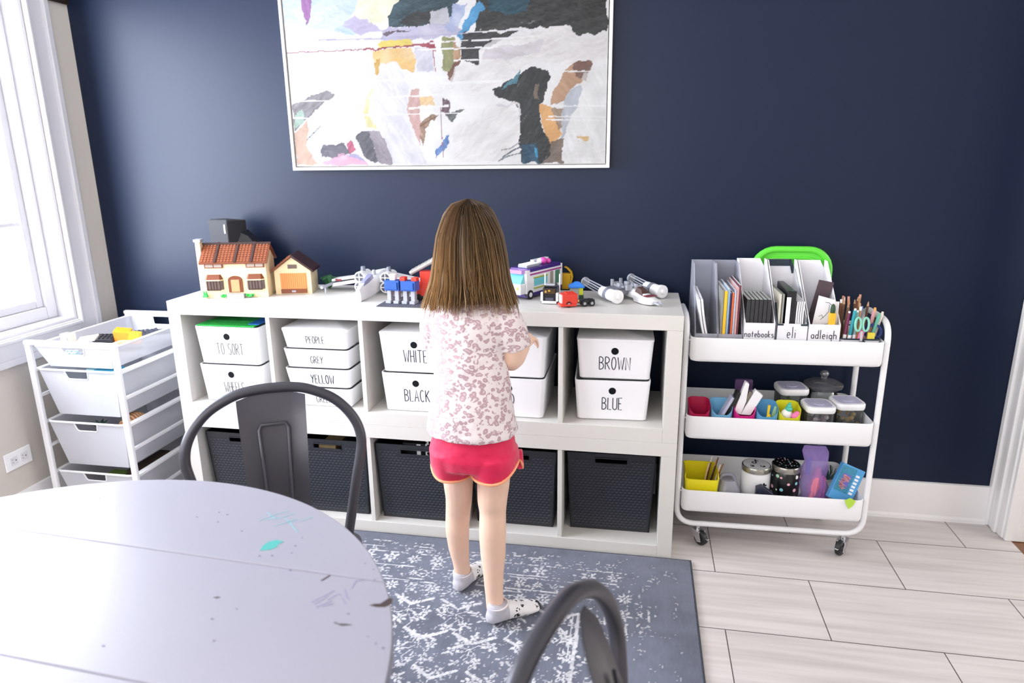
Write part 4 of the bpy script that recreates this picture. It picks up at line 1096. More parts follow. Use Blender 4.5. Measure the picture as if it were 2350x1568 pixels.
rings = [[(x - .003, 0, z), (x + .003, 0, z), (x + .003, .022, z), (x - .003, .022, z)] for x, z in prof]
sl.loft(rings).box(-.03, .004, .0, .022, 0, .06)
tag(obj('toy_slide', sl, mat('mustard_yellow_plastic', '#d8a915', .4), loc=(1.440, .415, ZT)), 'mustard yellow curved toy slide behind the camper bus', 'toy')
bt = thing('toy_truck', 'black toy truck with white bumper and two upright pipes', 'toy vehicle', (1.400, .128, ZT), R(-4))
obj('cab', MB().box(-.024, .024, 0, .05, .012, .056).box(-.021, .021, .004, .046, .056, .064), BLK, bt, bevel=.003)
obj('windscreen', MB().box(-.02, .02, -.0016, .001, .036, .052), mat('dark_amber_window', '#4a3a28', .15), bt, bevel=.001)
obj('lamp', MB().box(-.016, -.010, -.003, -.001, .040, .047).box(-.004, .003, -.003, -.001, .044, .050), mat('gold_plastic', '#c79a4a', .3), bt)
obj('bumper', MB().box(-.026, .026, -.007, .0, .003, .011), PLASW, bt, bevel=.001); obj('grille', MB().box(-.014, .014, -.003, .0, .012, .022), GREYD, bt)
obj('roof_bar', MB().box(-.017, .017, .006, .02, .064, .070), GREYL, bt)
for sx_ in (-1, 1):
    obj('exhaust_pipe', MB().cyl((sx_ * .026, .052, .02), (sx_ * .026, .052, .098), .0024, 8), PLASW, bt)
    obj('fender', MB().box(sx_ * .027 - .004, sx_ * .027 + .004, -.002, .014, .010, .040), PLASW, bt)
    for y in (.012, .075): obj('wheel', MB().lathe([(.0115, -.005), (.0115, .005)], (sx_ * .024, y, .0117), 14, 'x'), BLACKR, bt)
obj('bed', MB().box(-.018, .018, .05, .105, .012, .022), GREYD, bt)
rt = thing('toy_truck', 'small red toy truck with white grille at the front of the shelf', 'toy vehicle', (1.446, .086, ZT), R(22))
obj('cab', MB().box(.0, .052, -.019, .019, .012, .046).box(.012, .048, -.017, .017, .046, .048), REDT, rt, bevel=.0015)
obj('bumper', MB().box(-.008, .05, -.022, .022, .004, .012), REDT, rt, bevel=.003)
obj('grille', MB().box(-.004, .001, -.013, .013, .014, .042), PLASW, rt, bevel=.001)
b = MB()
for i in range(4):
    for j in range(4): b.lathe([(.0032, .048), (.0032, .0505)], (.016 + i * .0085, -.0125 + j * .0083, 0), 8)
obj('studs', b, REDT, rt)
obj('bed', MB().box(.052, .115, -.014, .014, .012, .022), BLK, rt, bevel=.001); obj('tail_lamp', MB().box(.053, .058, -.0185, .0185, .018, .026), mat('gold_plastic', '#c79a4a', .3), rt)
for x in (.022, .078, .104):
    for y in (-.019, .013): wl = obj('wheel', MB().lathe([(.0108, 0), (.0108, .007)], (x, y, .0110), 14, 'y'), BLACKR, rt); obj('hubcap', MB().lathe([(.005, -.0006 if y < 0 else .007), (.005, 0 if y < 0 else .0076)], (x, y, .0110), 10, 'y'), GREYL, wl)
hu = thing('toy_booth', 'little toy booth with blue peaked roof behind the red truck', 'toy house', (1.484, .235, ZT), R(10))
obj('wall', MB().box(-.024, .008, -.016, .016, 0, .042), mat('clear_grey_panel', '#a7aca6', .15), hu, bevel=.001)
obj('post', MB().box(.008, .022, -.016, .016, .016, .042), mat('acid_yellow_plastic', '#cfd83a', .35), hu); obj('base', MB().box(.008, .024, -.018, .018, 0, .016), mat('dark_green_plastic', '#20402f', .5), hu)
obj('roof', MB().loft([[(-.028, -.021, .042), (.027, -.021, .042), (.027, .021, .042), (-.028, .021, .042)], [(-.028, -.021, .047), (.027, -.021, .047), (.027, .021, .047), (-.028, .021, .047)], [(-.004, -.006, .062), (.008, -.006, .062), (.008, .006, .062), (-.004, .006, .062)]]), mat('bright_blue_plastic', '#2c7bd8', .3), hu)

# ================================================================== rolling cart
CA = R(1.5); CO = Vector((1.949, .100, 0))
cart = thing('rolling_cart', 'white three-tier rolling cart at the right end of the shelf', 'cart', CO, CA)
CX0, CX1, CYD = -.066, .546, .315
def cl(x, y, z):   # cart-local to world
    return Vector((CO.x + x * math.cos(CA) - y * math.sin(CA), CO.y + x * math.sin(CA) + y * math.cos(CA), z))
TRZ = (.137, .418, .699)
for z in TRZ:
    h = .086
    def rg(ins, zz, r): return rrect(CX0 + ins, CX1 - ins, 0 + ins, CYD - ins, zz, r)
    b = MB().loft([rg(.012, z, .02), rg(.003, z + .004, .022), rg(0, z + .014, .024), rg(0, z + h - .002, .024), rg(.0008, z + h, .024), rg(.0022, z + h, .023), rg(.003, z + h - .002, .022), rg(.003, z + .012, .022), rg(.012, z + .0035, .018)])
    obj('tray', b, METW, cart, smooth=50)
def smoothpath(P, n=6):
    P = [Vector(p) for p in P]; S = []
    for i in range(len(P) - 1):
        p0, p1, p2, p3 = P[max(i - 1, 0)], P[i], P[i + 1], P[min(i + 2, len(P) - 1)]
        for k in range(n):
            t = k / n; S.append(.5 * (2 * p1 + (p2 - p0) * t + (2 * p0 - 5 * p1 + 4 * p2 - p3) * t * t + (3 * p1 - p0 - 3 * p2 + p3) * t ** 3))
    return S + [P[-1]]
def fillet(P, r, n=6):
    P = [Vector(p) for p in P]; out = [P[0]]
    for i in range(1, len(P) - 1):
        a = (P[i - 1] - P[i]).normalized(); c = (P[i + 1] - P[i]).normalized()
        s_, e_ = P[i] + a * r, P[i] + c * r
        for k in range(n + 1):
            t = k / n; out.append(s_ * (1 - t) ** 2 + P[i] * 2 * t * (1 - t) + e_ * t * t)
    return out + [P[-1]]
FX0, FX1 = CX0 - .0125, CX1 + .0125
for y, zt in ((.03, None), (CYD - .03, None)):
    obj('lower_frame', MB().tube(fillet([(FX0, y, .36), (FX0, y, .078), (FX1, y, .078), (FX1, y, .36)], .065, 7), .0098, 12), METW, cart)
for x in (FX0, FX1):
    obj('side_frame', MB().tube(fillet([(x, .03, .36), (x, .03, .845), (x, CYD - .03, .845), (x, CYD - .03, .36)], .07, 8), .0098, 12), METW, cart)
for z in TRZ:
    for x in (FX0 + .007, FX1 - .007):
        for y in (.03, CYD - .03): obj('bolt', MB().lathe([(.004, -.006), (.004, .006)], (x, y, z + .07), 8, 'x'), CHROME, cart)
for x in (.0, .50):
    for y in (.03, CYD - .03):
        c_ = obj('caster', MB().lathe([(.008, .050), (.008, .074)], (0, 0, 0), 12).prism([(-.016, -.020, .050), (.016, -.020, .050), (.016, .016, .056), (-.016, .016, .056)], (0, 0, .004)), CHROME, cart, loc=(x, y, 0), rot=(0, 0, R(42 if x < .2 else -38)))
        for fx in (-.0165, .014): obj('fork', MB().prism([(fx, -.030, .020), (fx, -.012, .014), (fx, .012, .045), (fx, .012, .055), (fx, -.020, .055)], (.0025, 0, 0)), CHROME, c_, bevel=.0006)
        obj('wheel', MB().lathe([(.022, -.011), (.0275, -.007), (.0282, 0), (.0275, .007), (.022, .011)], (0, -.016, .0284), 24, 'x'), BLACKR, c_)
        obj('hub', MB().lathe([(.010, -.0125), (.010, .0125)], (0, -.016, .0284), 12, 'x'), CHROME, c_)
        obj('brake_tab', MB().box(-.006, .006, -.052, -.030, .034, .038), CHROME, c_, bevel=.001)

def ct(name, label, cat, x, y, z, rz=0, group=None, rot=None):
    o = thing(name, label, cat, cl(x, y, z), 0, group)
    o.rotation_euler = (rot[0], rot[1], rot[2] + CA) if rot else (0, 0, rz + CA)
    return o
def ctag(name, label, cat, mb, m, x, y, z, rot=(0, 0, 0), bevel=0, group=None, smooth=35):
    o = obj(name, mb, m, bevel=bevel, loc=cl(x, y, z), rot=(R(rot[0]), R(rot[1]), R(rot[2]) + CA), smooth=smooth)
    return tag(o, label, cat, group)
ZC = [z + .0042 for z in TRZ]
def glass_mat(name, blend, tint='#ffffff', haze=0.0):
    m = bpy.data.materials.new(name); m.use_nodes = True; n = m.node_tree; n.nodes.clear()
    o_ = n.nodes.new('ShaderNodeOutputMaterial'); t_ = n.nodes.new('ShaderNodeBsdfTransparent'); t_.inputs[0].default_value = lin(tint)
    g_ = n.nodes.new('ShaderNodeBsdfGlossy'); g_.inputs['Roughness'].default_value = .06; f_ = n.nodes.new('ShaderNodeLayerWeight'); f_.inputs['Blend'].default_value = blend
    x_ = n.nodes.new('ShaderNodeMixShader'); n.links.new(f_.outputs['Fresnel'], x_.inputs[0]); n.links.new(t_.outputs[0], x_.inputs[1]); n.links.new(g_.outputs[0], x_.inputs[2])
    d_ = n.nodes.new('ShaderNodeBsdfDiffuse'); d_.inputs[0].default_value = lin('#dcdce2'); y_ = n.nodes.new('ShaderNodeMixShader'); y_.inputs[0].default_value = haze
    n.links.new(x_.outputs[0], y_.inputs[1]); n.links.new(d_.outputs[0], y_.inputs[2]); n.links.new(y_.outputs[0], o_.inputs[0]); return m
CONT = glass_mat('clear_container', .18, '#f4f4f6', .05); GLS = glass_mat('clear_glass', .22, '#f6f8f8', .01); GLID = glass_mat('lid_glass', .40, '#f4f6f8', .09)
CLEAR = mat('frosted_clear_plastic', '#c9cbd8', .25, alpha=.42)
CARD = mat('white_cardboard', '#eeedf2', .6); NAVYE = mat('dark_navy_edge', '#22303d', .6)
# ---- top tray: magazine files
def mag_file(label, x, w_, m, hf, hb, d=.25, y0=.026, text=None, edge=None, notch=None, th_=.035, wide=.9):
    o = ct('magazine_file', label, 'magazine file', x, y0, ZC[2], group='magazine files on the top tier of the cart')
    t = .003
    def side(x0):
        return [(x0, 0, 0), (x0, d, 0), (x0, d, hb), (x0, d - .085, hb - .0), (x0, 0, hf)] if notch is None else [(x0, 0, 0), (x0, d, 0), (x0, d, hb), (x0, d - .03, hb), (x0, 0, hf)]
    for x0, nm in ((0, 'side'), (w_ - t, 'side')): obj(nm, MB().prism(side(x0), (t, 0, 0)), m, o)
    obj('back', MB().prism([(t, d - t, 0), (w_ - t, d - t, 0), (w_ - t, d - t, hb - .028), (w_ - .018, d - t, hb), (t, d - t, hb)], (0, t, 0)) if edge is not None or text else MB().box(t, w_ - t, d - t, d, 0, hb), m, o)
    obj('bottom', MB().box(t, w_ - t, t, d - t, 0, t), m, o)
    obj('front', MB().box(t, w_ - t, 0, t, 0, hf), m, o)
    if edge:
        obj('dark_trim', MB().box(t, w_ - .016, d - .0055, d - .0031, hb - .024, hb).prism([(w_ - .022, d - .0055, hb), (w_ - .014, d - .0055, hb), (w_ - t, d - .0055, hb - .028), (w_ - t, d - .0055, hb - .05), (w_ - .009, d - .0055, hb - .05)], (0, .0024, 0)).tube([(.001, -.001, 0), (.001, -.001, hf)], .002, 4).box(0, w_ * .22, -.0015, 0, hf - .006, hf).box(w_ * .78, w_, -.0015, 0, hf - .006, hf).tube([(w_ - .001, 0, hf), (w_ - .001, d - .03, hb - .03)], .003, 4).tube([(.001, 0, hf), (.001, .05, hf + .06)], .003, 4), NAVYE, o)
    if text:
        b = MB(); lettering(b, text, th_, (w_ / 2, -.0003, .083), (1, 0, 0), (0, 0, 1), (0, -1, 0), wide, r=.0011); obj('handwriting', b, INK if text != 'adleigh' else INKT, o, smooth=0)
    return o
mag_file('frosted clear magazine file at the left end of the top tier', -.052, .075, CLEAR, .090, .305)
mag_file('frosted clear magazine file full of thin colourful books', .024, .079, CLEAR, .090, .305)
mag_file('white magazine file hand-lettered notebooks', .107, .098, CARD, .131, .312, text='notebooks', th_=.024, wide=.95, notch=1)
mag_file('white magazine file hand-lettered eli with dark edges', .209, .098, CARD, .131, .310, text='eli', th_=.038, wide=.85, edge=1, notch=1)
mag_file('white magazine file hand-lettered adleigh, at the right of the row', .311, .098, CARD, .131, .308, text='adleigh', th_=.030, wide=.95, notch=1)
PAPER = mat('white_paper', '#f1f1f6', .7)
for k, (x0, lb) in enumerate(((-.047, 'white paper sheaf slumping in the left clear file, left of the other sheaf'), (-.0375, 'white paper sheaf slumping in the left clear file, right of the other sheaf'))):
    rings = []
    for i in range(9):
        t = i / 8; xx = x0 + .046 * (1 - t) ** 1.0 - .006 * math.sin(t * 3.1) ; z = .004 + .20 * t
        rings.append([(xx, .012, z), (xx + .007, .012, z), (xx + .007, .21, z + .01), (xx, .21, z + .01)])
    ctag('paper_sheaf', lb, 'paper', MB().loft(rings), PAPER, 0, .026, ZC[2], bevel=0, group='paper sheaves in the left clear file')
bk = [('f2bd2e', .010, .232, 'thin yellow book in the second clear file'), ('8aa9c4', .007, .238, 'thin pale blue book in the second clear file'), ('2e2a55', .005, .225, 'thin dark indigo book in the second clear file'), ('d8642e', .006, .226, 'thin orange book in the second clear file'), ('b9c2d8', .005, .235, 'thin silvery blue book in the second clear file'), ('c99a98', .007, .245, 'thin dusty pink book in the second clear file'), ('6d3440', .005, .252, 'thin maroon book at the right of the second clear file')]
x = .030
ctag('book', 'thin grey book at the left of the second clear file', 'book', MB().box(0, .006, 0, .20, 0, .235), mat('grey_cover', '#8a8a84', .5), x, .034, ZC[2] + .0032, group='thin books in the second clear file'); x += .0075
for c, w_, h, lb in bk:
    o = ct('book', lb, 'book', x, .034, ZC[2] + .0032, group='thin books in the second clear file')
    obj('cover', MB().box(0, w_, 0, .2, 0, h), mat('cover_' + lb.split(' book')[0].replace('thin ', '').replace(' ', '_'), '#' + c, .4, var=.15, vscale=90), o, bevel=.0008)
    obj('pages', MB().box(.001, w_ - .001, .002, .198, h - .004, h + .0005), PAPER, o)
    x += w_ + .0011
for k in range(6):
    o = ct('notebook', 'black notebook standing in the file hand-lettered notebooks', 'notebook', .1115 + k * .0132, .035, ZC[2] + .0032, group='black notebooks in the lettered file')
    obj('cover', MB().box(0, .0118, 0, .15, 0, .205), mat('black_notebook_cover', '#2c2c2e', .55), o, bevel=.0015)
    obj('pages', MB().box(.0012, .0106, .003, .149, .2, .2055), mat('grey_page_edge', '#b9bcb8', .7), o)
o = ct('binder', 'black ring binder in the file hand-lettered eli', 'binder', .240, .035, ZC[2] + .0032)
obj('cover', MB().prism([(-.004, 0, 0), (.026, 0, 0), (.026, .2, 0), (.004, .2, 0)], (0, 0, .235)), BLK, o, bevel=.003); obj('spine_label', MB().box(-.0045, .009, -.0016, -.0005, .002, .215), PAPER, o)
for k, (x0, lb) in enumerate(((.214, 'cream folder left of the black binder in the eli file'), (.2225, 'grey folder touching the black binder in the eli file'))):
    ctag('folder', lb, 'folder', MB().box(0, .006, 0, .21, 0, .225), mat(('cream_folder', 'grey_folder')[k], ('#c9c4b4', '#8f918c')[k], .6), x0, .034, ZC[2] + .0032, (0, 0, 0), bevel=.001)
for k in range(4):
    ctag('loose_paper', 'white paper sheets standing right of the black binder', 'paper', MB().loft([[(.0 + .002 * math.sin(i), 0, .2 * i / 6), (.004 + .002 * math.sin(i), 0, .2 * i / 6), (.004, .2, .21 * i / 6), (0, .2, .21 * i / 6)] for i in range(7)]), PAPER, .271 + k * .0066, .036, ZC[2] + .0032, group='white sheets in the eli file')
o = ct('drawing_paper', 'white sheet with a pencil sketch leaning in the adleigh file', 'paper', .319, .05, ZC[2] + .060, rot=(R(-3), R(15), 0))
obj('sheet', MB().loft([[(0, .00, 0), (.038, 0, 0), (.038, .0012, 0), (0, .0012, 0)], [(-.012, .03, .160), (.044, .03, .160), (.044, .0312, .160), (-.012, .0312, .160)]]), PAPER, o, smooth=0)
b = MB()
for P in ([(.02, .17), (.035, .172), (.05, .165)], [(.04, .165), (.045, .14), (.035, .12), (.02, .10)], [(.01, .11), (.02, .12), (.03, .11)], [(.012, .06), (.03, .08), (.05, .09)]): b.tube([(px_ * .75, .1875 * pz * .85 - .0005, pz * .85) for px_, pz in P], .0007, 4)
obj('pencil_line', b, INKT, o)
o = ct('clipboard', 'dark mauve folder poking up behind the sketch sheet', 'folder', .333, .14, ZC[2] + .066, rot=(R(-2), R(11), 0))
obj('cover', MB().box(-.010, .040, 0, .004, 0, .195), mat('dark_mauve_cover', '#4d3d45', .6), o, bevel=.001)
o = ct('marker_box', 'yellow and green crayon box in the adleigh file', 'box', .374, .0295, ZC[2] + .0035)
obj('carton', MB().box(0, .018, 0, .02, 0, .165), mat('yellow_carton', '#f0b72a', .5), o, bevel=.001); obj('green_top', MB().ball((.009, .010, .175), .008, .009, .020), mat('dark_green_top', '#27482c', .6), o)
ctag('ruler', 'white wooden ruler strip in the adleigh file', 'ruler', MB().box(0, .014, 0, .006, 0, .20), mat('off_white_plastic', '#e4dede', .5), .390, .05, ZC[2] + .0035, (0, 0, 0), bevel=.001)
# green tub lid rising behind the files
lid = ct('tub_lid', 'bright green plastic tub lid standing behind the magazine files', 'lid', .158, .294, ZC[2] + .0005)
LG = mat('bright_green_plastic', '#5fd43c', .35)
def rr_xz(x0, x1, z0, z1, r, y, n=7):
    return [(a[0], y, a[1]) for a in [(p[0], p[1]) for p in rrect(x0, x1, z0, z1, 0, r, n)]]
obj('panel', MB().loft([rr_xz(.003, .279, .004, .348, .08, .006), rr_xz(.003, .279, .004, .348, .08, .0), ][::-1]), LG, lid)
obj('raised_rim', MB().tube([Vector(p) for p in rr_xz(.010, .272, .012, .342, .075, -.002)], .0115, 10, closed=True).tube([Vector(p) for p in rr_xz(.040, .242, .040, .310, .05, -.001)], .006, 8, closed=True), LG, lid)
# pencil caddy
cad = ct('pencil_caddy', 'white pencil caddy with dark rims at the right of the top tier', 'caddy', .414, .03, ZC[2])
b = MB().loft([rrect(0, .118, 0, .20, 0, .012), rrect(0, .122, -.002, .202, .083, .012), rrect(.003, .119, .001, .199, .083, .010), rrect(.003, .115, .003, .197, .004, .010)]); obj('bin', b, CARD, cad)
obj('dark_rim', MB().tube(rrect(.0, .122, -.003, .202, .084, .012), .0028, 6, closed=True).tube([(.002, -.0035, .070), (.12, -.0035, .070)], .0022, 6), NAVYE, cad)
n = 10; obj('finger_notch', MB().prism([(.066 + .011 * math.cos(R(a)), -.0042, .0715 + .011 * math.sin(R(a))) for a in range(0, 181, 15)], (0, .001, 0)), NAVYE, cad)
PC = [('7a2f55', 'plum'), ('2f9aa8', 'teal'), ('553a78', 'violet'), ('8fb0b0', 'grey-green'), ('7a93b8', 'dusty blue'), ('b07a4a', 'tan wood'), ('c98a5a', 'copper wood'), ('d8a0a8', 'dusty pink'), ('f0b060', 'apricot'), ('ecebe8', 'white'), ('e6e2d8', 'ivory'), ('63b8a0', 'mint'), ('8a5a3a', 'brown wood'), ('a87848', 'light brown wood'), ('5a3a30', 'dark brown wood'), ('d0a878', 'pale wood')]
spots = [(.010, .016, 5), (.025, .016, 4), (.032, .03, 6), (.043, .016, 2), (.053, .04, 6), (.055, .02, 0), (.05, .09, -4), (.080, .03, 9), (.088, .035, 8), (.090, .05, 7), (.094, .03, 15), (.086, .022, 12), (.03, .09, -6), (.07, .10, 3), (.045, .13, -3), (.02, .12, 4)]
for (c, nm), (px_, py_, tl_) in zip(PC, spots):
    wood = 'wood' in nm; L_ = random.uniform(.158, .175) + (.02 if py_ > .08 else 0)
    o = ct('marker' if not wood else 'pencil', f'{nm} ' + ('pencil' if wood else 'pen') + ' standing in the white pencil caddy', 'pencil' if wood else 'pen', .414 + px_, .03 + py_, ZC[2] + .006, rot=(R(random.uniform(-4, 4)), R(tl_ * .9), 0))
    m = mat('pen_' + nm.replace(' ', '_').replace('-', '_'), '#' + c, .4)
    rr_ = .0038 if wood else .0052
    obj('barrel', MB().cyl((0, 0, 0), (0, 0, L_), rr_, 8), m, o)
    if wood: obj('eraser', MB().cyl((0, 0, L_), (0, 0, L_ + .012), rr_, 8), mat('eraser_pink', '#c9907a', .7) if random.random() < .6 else PLASW, o)
    else: obj('cap', MB().cyl((0, 0, .045), (0, 0, .09), rr_ + .0006, 8).cyl((0, 0, L_), (0, 0, L_ + .006), rr_ * .7, 8), PLASW if nm in ('plum', 'teal', 'grey-green') else m, o)
for k in range(11):
    px_, py_ = .012 + (k % 6) * .017, .075 + (k // 6) * .05 + .012 * (k % 3)
    c = ('6b4a34', '8a6a4a', '4a342c', 'a8835a', '7a4a3a')[k % 5]
    o = ct('pencil', 'short-tipped wooden pencil among the crowded back rows of the caddy', 'pencil', .414 + px_, .03 + py_, ZC[2] + .006, rot=(R(random.uniform(-3, 3)), R(random.uniform(-4, 6)), 0), group='crowded pencils at the back of the caddy')
    L_ = random.uniform(.165, .185)
    obj('barrel', MB().cyl((0, 0, 0), (0, 0, L_), .0038, 7), mat('pencil_' + c, '#' + c, .5), o); obj('tip', MB().tube([(0, 0, L_), (0, 0, L_ + .014)], [.0038, .0012], 7), mat('pencil_tip_wood', '#c49a78', .6), o)
sc = ct('scissors', 'mint-handled scissors standing in the pencil caddy', 'scissors', .474, .022, ZC[2] + .09, rot=(R(-8), 0, 0))
MINT = mat('mint_plastic', '#86cbb4', .4)
for s_ in (-1, 1): obj('finger_loop', MB().tube([(s_ * .012 + .009 * math.cos(R(a)), 0, .045 + .022 * math.sin(R(a))) for a in range(0, 360, 24)], .0038, 8, closed=True), MINT, sc)
obj('blade', MB().box(-.004, .004, -.001, .001, -.06, .022), CHROME, sc)
ctag('eraser', 'pink block eraser at the front of the pencil caddy', 'eraser', MB().box(0, .015, 0, .010, 0, .045), mat('pink_rubber', '#f08ab8', .6), .467, .034, ZC[2] + .070, (0, 8, 0), bevel=.002)
ctag('eraser', 'yellow and blue block eraser at the front right of the caddy', 'eraser', MB().box(0, .022, 0, .012, 0, .035), mat('lemon_rubber', '#ecd84a', .6), .498, .034, ZC[2] + .070, (0, 0, 0), bevel=.002)
tp = ct('tape_roll', 'dark blue tape roll at the right of the pencil caddy', 'tape', .520, .060, ZC[2] + .105)
obj('roll', MB().lathe([(.020, -.01), (.027, -.01), (.027, .01), (.020, .01), (.020, -.01)], (0, 0, 0), 20, 'y', cap=False), mat('navy_plastic', '#22387a', .4), tp)

# ---- middle tray: coloured cups
def cup(label, x, c, y=.020, wd=.074):
    o = ct('organizer_cup', label, 'cup', x, y, ZC[1], group='coloured cups on the middle tier')
    m = mat('cup_' + c, '#' + c, .35)
    hw = wd / 2
    def rim(ins, dz=0):
        out = []
        for (px_, py_, _) in rrect(-hw + ins, hw - ins, ins, .082 - ins, 0, .018, 5):
            t = min(1, max(0, py_ / .082)); dip = .030 * (1 - t) * max(0, 1 - (px_ / hw) ** 2) ** .6
            out.append((px_, py_, .108 - dip + .012 * t + dz))
        return out
    b = MB().loft([rrect(-hw + .004, hw - .004, .004, .078, 0, .016, 5), rim(0), rim(.0025), rrect(-hw + .007, hw - .007, .007, .075, .004, .014, 5)])
    obj('body', b, m, o, smooth=50); return o
for x, c, lb in ((-.020, 'b81e4e', 'crimson cup at the left end of the middle tier'), (.055, '74b4dc', 'pale blue cup second from the left on the middle tier'), (.132, 'd81f86', 'magenta cup holding white tape dispenser on the middle tier'), (.206, '62a8d8', 'sky blue cup right of the magenta cup on the middle tier'), (.280, 'dcd92a', 'yellow cup holding small rubber toys on the middle tier')): cup(lb, x, c)
ctag('sticky_notes', 'pale lilac note pad in the left blue cup', 'note pad', MB().box(-.004, .006, 0, .04, 0, .10), mat('pale_lilac_paper', '#c9c8e0', .7), .048, .045, ZC[1] + .050, (0, 26, 0), bevel=.001)
ctag('card_pack', 'black and white card pack leaning beside the lilac note pad', 'cards', MB().box(-.003, .008, 0, .04, 0, .105), mat('black_card', '#1c1c1e', .5), .071, .040, ZC[1] + .062, (0, 20, 0), bevel=.001)
o = ct('tape_dispenser', 'white tape dispenser standing in the magenta cup', 'tape dispenser', .122, .046, ZC[1] + .078, rot=(0, R(12), 0))
obj('left_arm', MB().prism([(-.026, 0, 0), (.0, 0, 0), (.004, 0, .05), (-.004, 0, .115), (-.018, 0, .120)], (0, .022, 0)), PLASW, o, bevel=.002)
obj('right_arm', MB().prism([(.0, 0, 0), (.032, 0, .006), (.052, 0, .085), (.022, 0, .100)], (0, .022, 0)), PLASW, o, bevel=.002)
obj('steel_insert', MB().prism([(.001, .004, .03), (.018, .004, .085), (.004, .004, .09)], (0, .014, 0)), mat('brushed_steel', '#8c877c', .35, metal=.8), o)
o = ct('clear_case', 'tall clear violet case behind the white tape dispenser', 'case', .105, .10, ZC[1] + .004)
obj('shell', MB().box(0, .060, 0, .018, 0, .185), mat('clear_violet_plastic', '#6a4a78', .12, alpha=.45), o, bevel=.006, seg=3); obj('violet_card', MB().box(.006, .054, .006, .011, .05, .145), mat('violet_card', '#8a5fa8', .6), o)
b = MB().tube([(0, 0, 0), (.003, 0, .03), (.002, 0, .075)], [.006, .004, .0045], 8).ball((.006, -.001, .030), .008, .005, .014)
ctag('toy_spoon', 'small yellow toy tool in the sky blue cup', 'toy', b, mat('bright_yellow_plastic', '#f4cc1e', .4), .205, .040, ZC[1] + .045, (0, 4, 0))
ctag('toy_leaf', 'pale green clear strip at the right of the sky blue cup', 'toy', MB().tube([(0, 0, 0), (.002, 0, .05), (.006, 0, .08)], [.006, .008, .004], 8, flat=.4), mat('pale_green_clear', '#a9cf9e', .2, alpha=.7), .229, .045, ZC[1] + .035)
o = ct('squishy_toy', 'teal and white squishy toy in the yellow cup', 'toy', .279, .050, ZC[1] + .072)
obj('white_base', MB().ball((-.006, 0, .012), .020, .016, .022), PLASW, o); obj('swirl', MB().ball((0, 0, .034), .013, .013, .010).ball((0, 0, .044), .009, .009, .008).ball((.002, 0, .053), .005), mat('turquoise_rubber', '#4fc0aa', .5), o)
o = ct('squishy_toy', 'pink round squishy toy at the front of the yellow cup', 'toy', .300, .036, ZC[1] + .085)
obj('body', MB().ball((0, 0, 0), .015, .012, .014).ball((.004, 0, .010), .010, .009, .009), mat('bubblegum_rubber', '#f07ab0', .5), o)
# lidded clear boxes
def lidded(label, x, y, z0, w_, h, rz, fill):
    o = ct('food_container', label, 'container', x, y, z0, R(rz), 'clear containers with pale lids on the middle tier')
    hw = w_ / 2
    b = MB().loft([rrect(-hw * .88, hw * .88, -hw * .88, hw * .88, 0, .016), rrect(-hw * .92, hw * .92, -hw * .92, hw * .92, h, .018), rrect(-hw * .90, hw * .90, -hw * .90, hw * .90, h, .017), rrect(-hw * .85, hw * .85, -hw * .85, hw * .85, .003, .015)])
    obj('body', b, CONT, o, smooth=50)
    l_ = obj('lid', MB().loft([rrect(-hw * .95, hw * .95, -hw * .95, hw * .95, h - .003, .02), rrect(-hw, hw, -hw, hw, h + .003, .024), rrect(-hw, hw, -hw, hw, h + .015, .024), rrect(-hw * .96, hw * .96, -hw * .96, hw * .96, h + .019, .024)]), PLASW, o, smooth=50)
    obj('lid_panel', MB().loft([rrect(-hw * .80, hw * .80, -hw * .80, hw * .80, h + .0188, .02), rrect(-hw * .80, hw * .80, -hw * .80, hw * .80, h + .0198, .02)]), mat('lavender_lid_panel', '#c3c1dc', .35), l_)
    obj('lid_button', MB().lathe([(.020, h + .0195), (.020, h + .0212)], (0, 0, 0), 20), mat('lavender_lid_panel', '#c3c1dc', .35), l_)
    f_ = MB()
    for q in range(34):
        f_.m(q % 2); f_.ball((random.uniform(-.62, .62) * hw, random.uniform(-.62, .62) * hw, .014 + random.random() * h * .62), random.uniform(.006, .010), n=6, m=4)
    bo = obj('bead', f_, [mat('fill_' + c, '#' + c, .5) for c in fill], kind='stuff', loc=o.location, rot=o.rotation_euler)
    tag(bo, {'5a4a3a': 'brown and green beads', 'c9c0c4': 'pale and mauve beads', 'b89a48': 'mustard and dark green beads'}[fill[0]] + ' inside the ' + label, 'beads')
lidded('clear container with pale lid on the left of the three', .322, .215, ZC[1], .105, .118, 6, ('5a4a3a', '7fae5a'))
lidded('clear container with pale lid on the middle of the tier, front', .383, .085, ZC[1], .100, .100, 4, ('c9c0c4', '9a8a90'))
lidded('clear container with pale lid on the right of the three', .487, .120, ZC[1], .100, .104, 8, ('b89a48', '4f5f48'))
o = ct('glass_jar', 'wide clear glass jar with a knobbed lid at the back', 'jar', .440, .245, ZC[1])
obj('body', MB().lathe([(.04, 0), (.05, .01), (.052, .10), (.046, .118), (.044, .118), (.049, .10), (.047, .012), (.0, .008)], n=28, cap=False), GLS, o, smooth=50)
l_ = obj('lid', MB().lathe([(.046, .119), (.066, .131), (.068, .140), (.05, .150), (.02, .156), (.010, .158), (.010, .166)], n=28), GLID, o, smooth=50)
obj('knob', MB().ball((0, 0, .178), .016, .016, .013), glass_mat('bright_glass', .6, '#f0f2f6', .12), l_)
